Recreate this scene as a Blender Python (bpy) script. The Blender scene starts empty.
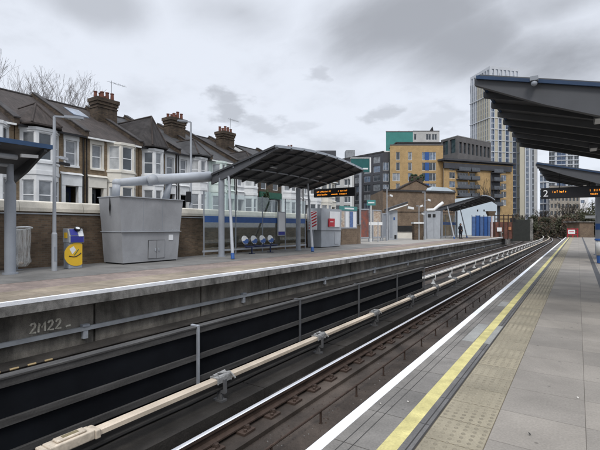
import bpy, math, random
from mathutils import Vector
random.seed(7)
scene = bpy.context.scene
COL = scene.collection
R = math.radians
YAW = R(33.5); S, C = math.sin(YAW), math.cos(YAW)
EYE = 1.55

def G(px, d):
    """ground-plan point seen at photo column px, d metres in front of the lens"""
    u = (px - 300) / 420 * d
    return (u * C - d * S, u * S + d * C)
def Z(py, d):
    return EYE + (227 - py) * d / 420

# ------------------------------------------------------------------ materials
MATS = {}
def M(name, col, rough=.7, var=.18, scale=2.0, bump=0.0, metal=0.0, stretch=(1, 1, 1), col2=None, spec=.3, fine=0.0, joints=None, jcol=None, spots=0, stain=0):
    m = bpy.data.materials.new(name); m.use_nodes = True
    nt = m.node_tree; n = nt.nodes; l = nt.links
    b = n['Principled BSDF']
    b.inputs['Roughness'].default_value = rough; b.inputs['Metallic'].default_value = metal
    b.inputs['Specular IOR Level'].default_value = spec
    tc = n.new('ShaderNodeTexCoord')
    mp = n.new('ShaderNodeMapping'); mp.inputs['Scale'].default_value = stretch
    l.new(tc.outputs['Object'], mp.inputs['Vector'])
    nz = n.new('ShaderNodeTexNoise'); nz.inputs['Scale'].default_value = scale
    nz.inputs['Detail'].default_value = 7; nz.inputs['Roughness'].default_value = .62
    l.new(mp.outputs['Vector'], nz.inputs['Vector'])
    rp = n.new('ShaderNodeValToRGB')
    c = Vector(col); d = Vector(col2) if col2 else c * (1 + var)
    a = c * (1 - var) if not col2 else c
    rp.color_ramp.elements[0].position = .34; rp.color_ramp.elements[1].position = .68
    rp.color_ramp.elements[0].color = (*a, 1); rp.color_ramp.elements[1].color = (*[min(1, v) for v in d], 1)
    l.new(nz.outputs['Fac'], rp.inputs['Fac'])
    out = rp.outputs['Color']
    if fine:
        n2 = n.new('ShaderNodeTexNoise'); n2.inputs['Scale'].default_value = 60; n2.inputs['Detail'].default_value = 3
        l.new(tc.outputs['Object'], n2.inputs['Vector'])
        mr = n.new('ShaderNodeMapRange'); mr.inputs[1].default_value = .3; mr.inputs[2].default_value = .7
        mr.inputs[3].default_value = 1 - fine; mr.inputs[4].default_value = 1 + fine
        l.new(n2.outputs['Fac'], mr.inputs[0])
        mx = n.new('ShaderNodeMix'); mx.data_type = 'RGBA'; mx.blend_type = 'MULTIPLY'; mx.inputs[0].default_value = 1
        l.new(out, mx.inputs[6]); l.new(mr.outputs[0], mx.inputs[7]); out = mx.outputs[2]
    if joints:
        w, h, t, off, ox, oy = joints
        mp2 = n.new('ShaderNodeMapping'); mp2.inputs['Location'].default_value = (ox, oy, 0)
        l.new(tc.outputs['Object'], mp2.inputs['Vector'])
        br = n.new('ShaderNodeTexBrick'); br.offset = off; br.inputs['Scale'].default_value = 1
        br.inputs['Brick Width'].default_value = w; br.inputs['Row Height'].default_value = h
        br.inputs['Mortar Size'].default_value = t; br.inputs['Mortar Smooth'].default_value = .3
        br.inputs['Color1'].default_value = (.86, .86, .86, 1); br.inputs['Color2'].default_value = (1.08, 1.07, 1.05, 1)
        jc = jcol or (.3, .29, .28)
        br.inputs['Mortar'].default_value = (*jc, 1)
        l.new(mp2.outputs['Vector'], br.inputs['Vector'])
        mx = n.new('ShaderNodeMix'); mx.data_type = 'RGBA'; mx.blend_type = 'MULTIPLY'; mx.inputs[0].default_value = 1
        l.new(out, mx.inputs[6]); l.new(br.outputs['Color'], mx.inputs[7]); out = mx.outputs[2]
    def mul(fac):
        nonlocal out
        q = n.new('ShaderNodeMix'); q.data_type = 'RGBA'; q.blend_type = 'MULTIPLY'; q.inputs[0].default_value = 1
        l.new(out, q.inputs[6]); l.new(fac, q.inputs[7]); out = q.outputs[2]
    def rng(src, a, b, c, d):
        q = n.new('ShaderNodeMapRange'); q.inputs[1].default_value = a; q.inputs[2].default_value = b; q.inputs[3].default_value = c; q.inputs[4].default_value = d
        l.new(src, q.inputs[0]); return q.outputs[0]
    if spots:                                                   # trodden-in gum and drips
        v = n.new('ShaderNodeTexVoronoi'); v.inputs['Scale'].default_value = spots; v.inputs['Randomness'].default_value = 1
        l.new(tc.outputs['Object'], v.inputs['Vector']); mul(rng(v.outputs['Distance'], .05, .10, .55, 1.0))
    if stain:                                                   # broad irregular grime
        v = n.new('ShaderNodeTexNoise'); v.inputs['Scale'].default_value = .55; v.inputs['Detail'].default_value = 9; v.inputs['Roughness'].default_value = .7; v.inputs['Distortion'].default_value = .6
        l.new(tc.outputs['Object'], v.inputs['Vector']); mul(rng(v.outputs['Fac'], .38, .62, 1 - stain, 1 + stain * .5))
    l.new(out, b.inputs['Base Color'])
    if bump:
        bp = n.new('ShaderNodeBump'); bp.inputs['Strength'].default_value = bump; bp.inputs['Distance'].default_value = .02
        n3 = n.new('ShaderNodeTexNoise'); n3.inputs['Scale'].default_value = 35; n3.inputs['Detail'].default_value = 5
        l.new(tc.outputs['Object'], n3.inputs['Vector'])
        l.new(n3.outputs['Fac'], bp.inputs['Height']); l.new(bp.outputs['Normal'], b.inputs['Normal'])
    MATS[name] = m
    return m

def BR(name, c1, c2, mortar, w=.225, h=.075, t=.008, dirt=.35):
    """brickwork on upright walls of any heading: courses run along x+y, rows along z"""
    m = bpy.data.materials.new(name); m.use_nodes = True
    nt = m.node_tree; n = nt.nodes; l = nt.links; b = n['Principled BSDF']
    b.inputs['Roughness'].default_value = .9; b.inputs['Specular IOR Level'].default_value = .2
    tc = n.new('ShaderNodeTexCoord'); sx = n.new('ShaderNodeSeparateXYZ'); l.new(tc.outputs['Object'], sx.inputs[0])
    ad = n.new('ShaderNodeMath'); l.new(sx.outputs[0], ad.inputs[0]); l.new(sx.outputs[1], ad.inputs[1])
    cb = n.new('ShaderNodeCombineXYZ'); l.new(ad.outputs[0], cb.inputs[0]); l.new(sx.outputs[2], cb.inputs[1])
    br = n.new('ShaderNodeTexBrick'); l.new(cb.outputs[0], br.inputs['Vector'])
    br.inputs['Scale'].default_value = 1; br.inputs['Brick Width'].default_value = w; br.inputs['Row Height'].default_value = h
    br.inputs['Mortar Size'].default_value = t; br.inputs['Bias'].default_value = 0
    br.inputs['Color1'].default_value = (*c1, 1); br.inputs['Color2'].default_value = (*c2, 1); br.inputs['Mortar'].default_value = (*mortar, 1)
    nz = n.new('ShaderNodeTexNoise'); nz.inputs['Scale'].default_value = .9; nz.inputs['Detail'].default_value = 8; nz.inputs['Roughness'].default_value = .65
    l.new(tc.outputs['Object'], nz.inputs['Vector'])
    mr = n.new('ShaderNodeMapRange'); mr.inputs[1].default_value = .35; mr.inputs[2].default_value = .65
    mr.inputs[3].default_value = 1 - dirt; mr.inputs[4].default_value = 1.1
    l.new(nz.outputs['Fac'], mr.inputs[0])
    mx = n.new('ShaderNodeMix'); mx.data_type = 'RGBA'; mx.blend_type = 'MULTIPLY'; mx.inputs[0].default_value = 1
    l.new(br.outputs['Color'], mx.inputs[6]); l.new(mr.outputs[0], mx.inputs[7]); l.new(mx.outputs[2], b.inputs['Base Color'])
    MATS[name] = m
    return m

def GLASS(name, tint, trans, rough=.03):
    m = bpy.data.materials.new(name); m.use_nodes = True
    nt = m.node_tree; n = nt.nodes; l = nt.links
    for x in list(n): n.remove(x)
    o = n.new('ShaderNodeOutputMaterial'); mix = n.new('ShaderNodeMixShader'); t = n.new('ShaderNodeBsdfTransparent')
    g = n.new('ShaderNodeBsdfGlossy'); fr = n.new('ShaderNodeValue'); fr.outputs[0].default_value = .09
    t.inputs[0].default_value = (*trans, 1); g.inputs[0].default_value = (*tint, 1); g.inputs[1].default_value = rough
    l.new(fr.outputs[0], mix.inputs[0]); l.new(t.outputs[0], mix.inputs[1]); l.new(g.outputs[0], mix.inputs[2]); l.new(mix.outputs[0], o.inputs[0])
    MATS[name] = m
    return m

def EM(name, col, s):
    m = bpy.data.materials.new(name); m.use_nodes = True
    b = m.node_tree.nodes['Principled BSDF']
    b.inputs['Base Color'].default_value = (*[v * .4 for v in col], 1)
    b.inputs['Emission Color'].default_value = (*col, 1); b.inputs['Emission Strength'].default_value = s
    MATS[name] = m
    return m

def PANE(name, col, rough=.06):
    """window glass seen by day: a dark room with curtains of differing lightness behind a mirror-like sheet"""
    m = M(name, col, rough, .5, .9, spec=.7); return m

white_paint = M('white paint', (.70, .71, .70), .55, .10, 1.5, fine=.05)
house_white = M('house white render', (.66, .67, .67), .7, .12, .9, fine=.06, stain=0.12)
house_mint = M('house pale mint render', (.58, .66, .62), .7, .1, .9)
house_cream = M('house cream render', (.65, .62, .55), .75, .12, .9)
upvc = M('white window frame', (.74, .75, .76), .4, .05)
brick_stock = BR('yellow stock brick', (.27, .195, .12), (.19, .135, .083), (.24, .20, .15))
brick_wall = BR('brown wall brick', (.17, .118, .078), (.095, .068, .048), (.14, .118, .09), dirt=.45)
brick_far = BR('tan station brick', (.21, .15, .10), (.15, .105, .072), (.19, .16, .13), dirt=.3)
brick_red = BR('red brick', (.20, .07, .05), (.13, .05, .04), (.16, .12, .10))
brick_sooty = BR('sooty brick', (.13, .095, .065), (.065, .05, .04), (.08, .07, .06), dirt=.5)
brick_yellow = BR('ochre brick', (.43, .295, .145), (.38, .26, .125), (.40, .28, .15), .45, .15, .01, .14)
tile_dark = M('dark roof tile', (.040, .036, .035), .8, .4, 1.2, bump=.3, stretch=(1, 6, 1), stain=0.25)
tile_brown = M('brown roof tile', (.047, .038, .034), .85, .35, 1.3, bump=.3, stretch=(1, 6, 1), stain=0.25)
slate = M('grey roof slate', (.046, .045, .046), .7, .3, 1.2, bump=.2, stretch=(1, 6, 1), stain=0.25)
lead = M('lead flashing', (.25, .26, .28), .5, .2)
terracotta = M('terracotta pot', (.15, .06, .042), .85, .3)
cream_coping = M('cream painted coping', (.57, .53, .45), .8, .2, 1.0, fine=.08, stretch=(1, 1, .4), stain=0.2)
pane_dark = PANE('dark window pane', (.045, .055, .065))
pane_curtain = PANE('window pane with net curtain', (.20, .215, .23), .12)
pane_blue = PANE('blue tinted pane', (.045, .075, .14))
pane_blue2 = PANE('pale blue pane', (.13, .17, .23))
grey_steel = M('grey painted steel', (.25, .27, .30), .45, .08, 2, fine=.03, spec=.4)
grey_steel_light = M('light grey painted steel', (.34, .36, .385), .45, .10, 1.2, fine=.04, spec=.4, stain=0.08)
grey_cabinet = M('grey cabinet paint', (.275, .28, .29), .5, .10, .8, fine=.04, stretch=(1, 1, .3), stain=0.14)
canopy_dark = M('dark canopy steel', (.05, .052, .056), .6, .15, 1.5)
canopy_mid = M('canopy soffit sheet', (.085, .088, .094), .6, .12, 1.5)
canopy_beam = M('canopy end beam paint', (.080, .083, .09), .55, .1, 1.5)
canopy_edge = M('canopy pale edge', (.33, .36, .40), .5, .1)
blue_edge = M('dark blue fascia paint', (.026, .052, .105), .5, .15)
blue_paint = M('blue paint', (.03, .09, .27), .45, .12)
blue_dark = M('navy paint', (.018, .028, .085), .5, .15)
black_paint = M('black paint', (.012, .012, .014), .5, .2)
twig_pale = M('pale grey brown twigs', (.17, .155, .150), .9, .2, 3)
rubber = M('dark rubber', (.02, .02, .02), .8, .2)
black_mesh = M('black fence sheet', (.006, .007, .009), .9, .3, 1.5, spec=.1)
fence_rail_mat = M('weathered dark timber', (.055, .053, .051), .8, .35, 3, stretch=(6, .6, 6), fine=.15)
galv = M('galvanised steel', (.36, .38, .41), .45, .15, 5, metal=.25)
galv_dull = M('dull galvanised duct', (.27, .285, .30), .55, .2, 2, stretch=(1, .4, 1), stain=0.2)
white_edge = M('white edge paint', (.80, .81, .83), .6, .10, 6, fine=.08, stretch=(2, .5, 1), stain=0.12)
yellow_line = M('worn yellow line paint', (.50, .445, .19), .7, .2, 5, fine=.12, stain=0.15)
edge_slab = M('grey edge slab', (.175, .165, .152), .85, .20, 2.2, bump=.15, fine=.14, joints=(1, .6, .005, 0, 0, .3), jcol=(.35, .33, .31), spots=6.0, stain=0.2)
edge_slab_dark = M('dark edge slab', (.115, .112, .110), .85, .2, 3, bump=.15, fine=.14, joints=(1, .6, .006, 0, 0, .3))
tactile_mat = M('buff tactile slab', (.265, .235, .172), .85, .2, 1.7, bump=.15, fine=.12, joints=(.4, .4, .0055, 0, .95, .1), jcol=(.42, .38, .32), stain=0.1)
tactile_dot = M('worn tactile blister', (.215, .19, .14), .85, .2, 2, fine=.1)
paving = M('grey paving slab', (.232, .212, .186), .85, .13, .9, bump=.12, fine=.11, joints=(.6, .6, .003, 0, .55, .28), jcol=(.42, .40, .38), spots=5.0, stain=0.16)
groove_mat = M('dark groove', (.035, .033, .031), .9, .2)
drain_mat = M('dark slot drain', (.06, .06, .062), .7, .2, 4)
asphalt_left = M('grey asphalt', (.17, .165, .155), .9, .2, .7, fine=.12, stain=0.25, spots=4.0)
asphalt_forecourt = M('pale forecourt paving', (.27, .255, .23), .9, .15, .5, fine=.1)
pink_paver = M('pinkish pavers', (.235, .19, .168), .9, .18, .8, fine=.1, joints=(.2, .1, .004, .5, 0, 0), jcol=(.6, .55, .5), stain=0.22)
tan_paver = M('tan edge pavers', (.255, .215, .165), .9, .18, .8, fine=.1, joints=(.4, .4, .008, 0, 0, 0), jcol=(.55, .5, .45), stain=0.25)
conc_coping = M('weathered concrete coping', (.19, .182, .168), .9, .55, 2.2, bump=.3, fine=.2, stretch=(1, 1.5, .8), stain=0.4)
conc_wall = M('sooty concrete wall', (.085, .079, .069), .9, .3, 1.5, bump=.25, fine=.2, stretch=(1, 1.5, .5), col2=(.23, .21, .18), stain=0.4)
bed_mat = M('sooty track slab', (.060, .047, .038), .85, .4, .9, bump=.3, fine=.2, stain=0.45)
beam_mat = M('sooty concrete upstand', (.036, .032, .028), .85, .45, 1.6, bump=.3, fine=.2, stretch=(1, .4, 1), stain=0.4)
rust = M('rusty steel', (.050, .033, .025), .8, .35, 6)
rail_head = M('polished rail head', (.74, .75, .78), .33, .05, 1, metal=.55)
rail_cover = M('pale cream conductor cover', (.52, .44, .345), .55, .12, 1.4, fine=.05, stretch=(2, .4, 2), stain=0.25)
rail_cover2 = M('grey white conductor cover', (.56, .53, .48), .5, .12, 1.4, stain=0.2)
conductor_steel = M('dark conductor steel', (.04, .038, .036), .5, .2)
clamp_mat = M('pale plastic joint shroud', (.50, .43, .34), .5, .25, 12)
bracket_dark = M('grimy bracket steel', (.10, .10, .102), .55, .3, 6)
clamp_grey = M('grimy grey joint shroud', (.26, .26, .255), .5, .35, 14)
ground_mat = M('bare brown earth', (.060, .052, .040), .95, .3, .4, fine=.2)
road_mat = M('street asphalt', (.07, .07, .072), .9, .2, .5)
dark_brick_block = M('charcoal cladding', (.060, .062, .070), .7, .15, .5)
dark_grey_top = M('grey top cladding', (.115, .11, .11), .7, .15, .5)
teal_clad = M('teal cladding', (.050, .215, .195), .6, .08, .5)
pale_clad = M('pale grey cladding', (.42, .42, .41), .6, .1, .5)
tower_white = M('tower white panel', (.52, .54, .57), .6, .06, .1)
tower_cream = M('tower cream panel', (.47, .44, .35), .6, .06, .1)
tower_grey = M('tower grey panel', (.34, .37, .41), .6, .08, .1)
teal_sign = M('teal sign enamel', (.06, .22, .21), .4, .06)
teal_sign_dark = M('dark teal billboard', (.018, .10, .10), .5, .1)
poster_white = M('white poster paper', (.70, .71, .72), .5, .05)
poster_blue = M('blue poster print', (.10, .16, .33), .5, .3, 6)
poster_red = M('orange red poster print', (.30, .085, .05), .4, .6, 2.4, col2=(.09, .085, .09))
poster_pale = M('pale poster print', (.55, .50, .42), .4, .4, 5, col2=(.32, .20, .13))
red_paint = M('red paint', (.42, .025, .04), .5, .1)
yellow_panel = M('yellow panel', (.68, .42, .03), .45, .06)
reader_purple = M('blue violet panel', (.035, .04, .26), .45, .2)
skin = M('skin', (.34, .21, .15), .6, .05)
cloth_black = M('black coat cloth', (.012, .012, .016), .9, .2, 6)
cloth_navy = M('dark jeans cloth', (.02, .022, .034), .9, .2, 6)
hair_dark = M('dark hair', (.012, .010, .009), .7, .2, 10)
bark = M('grey brown bark', (.075, .064, .055), .9, .25, 3)
twig = M('brown twigs', (.10, .088, .082), .9, .2, 3)
twig_dark = M('dark brown twigs', (.045, .038, .030), .9, .3, .6)
leaf_green = M('dark evergreen leaf', (.030, .050, .022), .7, .5, .5)
leaf_olive = M('olive scrub leaf', (.050, .052, .028), .8, .5, .3)
leaf_rust = M('rusty scrub leaf', (.075, .048, .030), .8, .5, .3)
plastic_bag = M('cloudy plastic bag', (.50, .50, .48), .3, .15, 6, spec=.5)
orange_led = EM('orange led text', (1.0, .33, .03), 1.6)
white_lit = M('white lettering', (.8, .8, .8), .5, .03)
lamp_glass = M('lamp lens', (.62, .63, .62), .3, .05)
chalk = M('chalky graffiti paint', (.56, .53, .45), .9, .3, 25)
green_fascia = M('green shop fascia', (.02, .09, .06), .5, .2)
bluewhite_clad = M('pale blue white cladding', (.50, .57, .62), .6, .06, .3)
clear_glass = GLASS('clear glass', (.9, .95, 1), (.86, .90, .89))
# cloudy translucent bag
def bag_material():
    m = bpy.data.materials.new('clear bin bag'); m.use_nodes = True
    nt = m.node_tree; n = nt.nodes; l = nt.links
    b = n['Principled BSDF']; b.inputs['Base Color'].default_value = (.62, .62, .60, 1); b.inputs['Roughness'].default_value = .25
    o = n['Material Output']; t = n.new('ShaderNodeBsdfTransparent'); mx = n.new('ShaderNodeMixShader')
    tc = n.new('ShaderNodeTexCoord'); mp = n.new('ShaderNodeMapping'); mp.inputs['Scale'].default_value = (9, 9, 1.2)
    nz = n.new('ShaderNodeTexNoise'); nz.inputs['Scale'].default_value = 2; nz.inputs['Detail'].default_value = 5
    l.new(tc.outputs['Object'], mp.inputs[0]); l.new(mp.outputs[0], nz.inputs[0])
    mr = n.new('ShaderNodeMapRange'); mr.inputs[1].default_value = .35; mr.inputs[2].default_value = .65; mr.inputs[3].default_value = .12; mr.inputs[4].default_value = .62
    l.new(nz.outputs[0], mr.inputs[0]); l.new(mr.outputs[0], mx.inputs[0]); l.new(t.outputs[0], mx.inputs[1]); l.new(b.outputs[0], mx.inputs[2]); l.new(mx.outputs[0], o.inputs[0])
    return m
bag_mat = bag_material()

# ------------------------------------------------------------------ mesh builder
def wloc(o):
    v = Vector((0, 0, 0))
    while o is not None:
        v += o.location; o = o.parent
    return v

class MB:
    def __init__(s): s.v = []; s.f = []; s.m = []
    def face(s, pts, m=0):
        i = len(s.v); s.v += [tuple(p) for p in pts]; s.f.append(tuple(range(i, i + len(pts)))); s.m.append(m)
    def obox(s, o, a, b, c, m=0):
        o, a, b, c = map(Vector, (o, a, b, c)); i = len(s.v)
        for k in range(8):
            s.v.append(tuple(o + (a if k & 1 else a * 0) + (b if k & 2 else b * 0) + (c if k & 4 else c * 0)))
        for q in ((0, 2, 3, 1), (4, 5, 7, 6), (0, 1, 5, 4), (2, 6, 7, 3), (0, 4, 6, 2), (1, 3, 7, 5)):
            s.f.append(tuple(i + k for k in q)); s.m.append(m)
        return s
    def box(s, x0, x1, y0, y1, z0, z1, m=0):
        return s.obox((x0, y0, z0), (x1 - x0, 0, 0), (0, y1 - y0, 0), (0, 0, z1 - z0), m)
    def tube(s, pts, r, n=8, m=0, cap=True):
        pts = [Vector(p) for p in pts]; rs = r if isinstance(r, (list, tuple)) else [r] * len(pts)
        rings = []
        for k, p in enumerate(pts):
            t = (pts[min(k + 1, len(pts) - 1)] - pts[max(k - 1, 0)])
            if t.length < 1e-9: t = Vector((0, 0, 1))
            t.normalize()
            up = Vector((0, 0, 1)) if abs(t.z) < .9 else Vector((1, 0, 0))
            a = t.cross(up).normalized(); b = t.cross(a).normalized()
            i = len(s.v)
            for q in range(n):
                w = 2 * math.pi * q / n
                s.v.append(tuple(p + (a * math.cos(w) + b * math.sin(w)) * rs[k]))
            rings.append(i)
        for k in range(len(rings) - 1):
            for q in range(n):
                q2 = (q + 1) % n
                s.f.append((rings[k] + q, rings[k] + q2, rings[k + 1] + q2, rings[k + 1] + q)); s.m.append(m)
        if cap:
            s.f.append(tuple(rings[0] + q for q in range(n))[::-1]); s.m.append(m)
            s.f.append(tuple(rings[-1] + q for q in range(n))); s.m.append(m)
        return s
    def prism(s, poly, ext, m=0):
        """closed polygon of 3-D points pushed along ext"""
        P = [Vector(p) for p in poly]; e = Vector(ext); i = len(s.v); n = len(P)
        s.v += [tuple(p) for p in P] + [tuple(p + e) for p in P]
        s.f.append(tuple(range(i, i + n))[::-1]); s.m.append(m)
        s.f.append(tuple(range(i + n, i + 2 * n))); s.m.append(m)
        for k in range(n):
            k2 = (k + 1) % n
            s.f.append((i + k, i + k2, i + n + k2, i + n + k)); s.m.append(m)
        return s
    def sweep(s, sec, path, ms=None, closed=True):
        """section points (dx, z) carried along path of (x, y)"""
        i = len(s.v); n = len(sec)
        for (x, y) in path:
            for (dx, z) in sec: s.v.append((x + dx, y, z))
        for k in range(len(path) - 1):
            for q in range(n if closed else n - 1):
                q2 = (q + 1) % n
                s.f.append((i + k * n + q, i + k * n + q2, i + (k + 1) * n + q2, i + (k + 1) * n + q)); s.m.append(ms[q] if ms else 0)
        if closed:
            s.f.append(tuple(i + q for q in range(n))); s.m.append(ms[0] if ms else 0)
            s.f.append(tuple(i + (len(path) - 1) * n + q for q in range(n))[::-1]); s.m.append(ms[0] if ms else 0)
        return s
    def ball(s, c, r, nu=10, nv=7, m=0):
        rx, ry, rz = r if isinstance(r, (tuple, list)) else (r, r, r); i = len(s.v)
        for a in range(nv + 1):
            th = math.pi * a / nv
            for b in range(nu):
                ph = 2 * math.pi * b / nu
                s.v.append((c[0] + rx * math.sin(th) * math.cos(ph), c[1] + ry * math.sin(th) * math.sin(ph), c[2] + rz * math.cos(th)))
        for a in range(nv):
            for b in range(nu):
                b2 = (b + 1) % nu
                s.f.append((i + a * nu + b, i + (a + 1) * nu + b, i + (a + 1) * nu + b2, i + a * nu + b2)); s.m.append(m)
        return s
    def wall(s, P0, P1, z0, z1, ops=(), depth=.15, m=0, mr=None):
        """upright wall face P0->P1 (outside on its right) with real openings (u0,u1,v0,v1) and reveals"""
        P0 = Vector((*P0, 0)); P1 = Vector((*P1, 0)); L = (P1 - P0).length; e = (P1 - P0) / L; nrm = Vector((e.y, -e.x, 0))
        us = sorted({0, L, *[o[0] for o in ops], *[o[1] for o in ops]}); vs = sorted({z0, z1, *[o[2] for o in ops], *[o[3] for o in ops]})
        pt = lambda u, v, w=0: tuple(P0 + e * u - nrm * w + Vector((0, 0, v)))
        for a in range(len(us) - 1):
            for b in range(len(vs) - 1):
                cu, cv = (us[a] + us[a + 1]) / 2, (vs[b] + vs[b + 1]) / 2
                if any(o[0] < cu < o[1] and o[2] < cv < o[3] for o in ops): continue
                s.face([pt(us[a], vs[b]), pt(us[a + 1], vs[b]), pt(us[a + 1], vs[b + 1]), pt(us[a], vs[b + 1])], m)
        k = m if mr is None else mr
        for (a, b, c, d) in ops:
            for q in (((a, c), (b, c)), ((b, c), (b, d)), ((b, d), (a, d)), ((a, d), (a, c))):
                s.face([pt(*q[0]), pt(*q[1]), pt(*q[1], depth), pt(*q[0], depth)], k)
        return s
    def build(s, name, mats, parent=None, smooth=False, local=False):
        me = bpy.data.meshes.new(name)
        off = Vector((0, 0, 0)) if (local or parent is None) else wloc(parent)
        me.from_pydata([tuple(Vector(p) - off) for p in s.v], [], s.f)
        ml = mats if isinstance(mats, (list, tuple)) else [mats]
        for x in ml: me.materials.append(x)
        me.polygons.foreach_set('material_index', s.m)
        if smooth: me.polygons.foreach_set('use_smooth', [True] * len(s.f))
        me.update()
        o = bpy.data.objects.new(name, me); COL.objects.link(o); o.parent = parent
        return o

def tag(o, label=None, cat=None, group=None, kind=None):
    if label: o['label'] = label
    if cat: o['category'] = cat
    if group: o['group'] = group
    if kind: o['kind'] = kind
    return o
def thing(name, label, cat, loc=(0, 0, 0), group=None, rz=0):
    o = bpy.data.objects.new(name, None); COL.objects.link(o); o.location = loc; o.rotation_euler = (0, 0, rz)
    o.empty_display_size = .3
    return tag(o, label, cat, group)
def struct(mb, name, mats): return tag(mb.build(name, mats), kind='structure')
def copy_tree(o, parent=None):
    c = o.copy(); COL.objects.link(c)
    if parent is not None: c.parent = parent
    for ch in list(o.children): copy_tree(ch, c)
    return c
def bevel(o, w=.01, seg=2):
    m = o.modifiers.new('bevel', 'BEVEL'); m.width = w; m.segments = seg; m.limit_method = 'ANGLE'; m.angle_limit = R(40)
    return o

def window(parent, P0, P1, op, inset=.1, fm=None, pm=None, t=.06, nu=1, nv=2, vsplit=None, name='window'):
    """frame with its glazing in a wall opening: the frame is the part, its pane the sub-part"""
    fm = fm or upvc; pm = pm or pane_dark
    P0 = Vector((*P0, 0)); P1 = Vector((*P1, 0)); e = (P1 - P0).normalized(); nrm = Vector((e.y, -e.x, 0)); u0, u1, v0, v1 = op
    f = MB(); up = Vector((0, 0, 1))
    def bar(a, b, c, d, w=0):
        f.obox(P0 + e * a - nrm * (inset + .05) + up * c, e * (b - a), nrm * (.05 + w), up * (d - c))
    g = .004
    bar(u0 + g, u0 + t, v0 + g, v1 - g); bar(u1 - t, u1 - g, v0 + g, v1 - g)
    bar(u0 + t, u1 - t, v0 + g, v0 + t); bar(u0 + t, u1 - t, v1 - t, v1 - g)
    for k in range(1, nu):
        x = u0 + (u1 - u0) * k / nu; bar(x - t * .5, x + t * .5, v0 + t, v1 - t)
    for k in range(1, nv):
        y = v0 + (v1 - v0) * k / nv if vsplit is None else v0 + (v1 - v0) * vsplit
        for q in range(nu):
            a = u0 + (u1 - u0) * q / nu + t * (1 if q == 0 else .5); b = u0 + (u1 - u0) * (q + 1) / nu - t * (1 if q == nu - 1 else .5)
            bar(a, b, y - t * .5, y + t * .5, -.005)
    fo = f.build(name, fm, parent)
    p = MB(); p.obox(P0 + e * (u0 + .01) - nrm * (inset + .04) + up * (v0 + .01), e * (u1 - u0 - .02), nrm * .012, up * (v1 - v0 - .02))
    p.build('pane', pm, fo)
    return fo

# ------------------------------------------------------------------ alignment of the line: straight through the station, then bending left
def bend(y): return 0 if y < 76 else -(y - 76) ** 2 / 900
def path(x, y0, y1, step=3.0):
    ys = [y0]
    while ys[-1] < 76 and y1 > ys[-1]: ys.append(min(76, y1))
    while ys[-1] < y1 - .01: ys.append(min(y1, ys[-1] + step))
    return [(x + bend(y), y) for y in ys]

# ------------------------------------------------------------------ ground and track bed
g = MB(); g.face([(-2500, -600, -2), (2500, -600, -2), (2500, 3500, -2), (-2500, 3500, -2)])
struct(g, 'ground', ground_mat)
g = MB(); g.sweep([(-.30, -1.16), (7.25, -1.16), (7.25, -1.9), (-.30, -1.9)], path(-5.7, -15, 170)); g.sweep([(-7.25, -1.58), (-.302, -1.58), (-.302, -1.9), (-7.25, -1.9)], path(-5.7, -15, 170)); struct(g, 'track_bed', bed_mat)
# raised concrete upstands that carry the conductor rails, in precast lengths
ru = random.Random(8)
def upstand(x0, x1, ztop, name):
    g = MB(); y = -3.0
    while y < 74:
        dz = ru.uniform(-.012, .012); dx = ru.uniform(-.012, .012)
        g.box(x0 + dx, x1 + dx, y + .012, y + 2.688, -1.17, ztop + dz); g.box(x1 + dx + .002, x1 + dx + .13, y + .03 + ru.uniform(0, .3), y + 2.66 - ru.uniform(0, .3), -1.17, -1.09 + ru.uniform(-.02, .02)); y += 2.7
    return struct(g, name, beam_mat)
upstand(-4.58, -4.02, -.93, 'conductor_upstand')
upstand(-5.55, -5.0, -.98, 'conductor_upstand')
g = MB()
for k in range(26):                                           # low plinths under the visible rail, right track and left track
    pass
g.sweep([(-.22, -1.17), (-.22, -1.10), (.22, -1.10), (.22, -1.17)], path(-3.62, -5, 76))
struct(g, 'rail_plinth', bed_mat)

RS = [(-.070, -1.055), (.070, -1.055), (.070, -1.035), (.014, -1.015), (.014, -.955), (.037, -.94), (.034, -.902), (.020, -.897), (-.020, -.897), (-.034, -.902), (-.037, -.94), (-.014, -.955), (-.014, -1.015), (-.070, -1.035)]
RM = [0, 0, 0, 0, 0, 0, 1, 1, 1, 0, 0, 0, 0, 0]
def running_rail(x, label, plate_side, dz=0):
    r = thing('running_rail', label, 'rail', (x, 2, -1.1 + dz), 'running rails of the two tracks')
    MB().sweep([(q[0], q[1] + dz) for q in RS], path(x, -4, 165), RM).build('rail_bar', [rust, rail_head], r)
    y = 2.46 if plate_side else 14.0
    first = None
    for k in range(90 if plate_side else 40):
        p = MB()
        p.box(-.19, .19, -.11, .11, 0, .03)
        for q in (-1, 1):
            p.tube([(q * .115, q * .035, .03), (q * .115, q * .035, .075)], [.038, .03], 8)
            p.obox((q * .075, -.03 + q * .035, .03), (q * .07, 0, 0), (0, .06, 0), (0, 0, .028))
            p.tube([(q * .155, -q * .05, .03), (q * .155, -q * .05, .06)], .022, 6)
        if first is None:
            first = p.build('baseplate', rust, r, local=True); first.location = (0, y - 2, 1.1 - 1.098 - 1.1 + 1.1)
            first.location = (0, y - 2, .002)
        else:
            c = first.copy(); COL.objects.link(c); c.parent = r; c.location = (0, y - 2, .002)
        y += .56
running_rail(-3.70, 'bright polished running rail of the near track beside the concrete upstand', True)
running_rail(-2.26, 'running rail of the near track hidden close under the right platform edge', False)
running_rail(-7.51, 'running rail of the far track on the side towards the black fence', False, -.42)
running_rail(-8.95, 'running rail of the far track close to the left platform wall', False, -.42)

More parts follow.
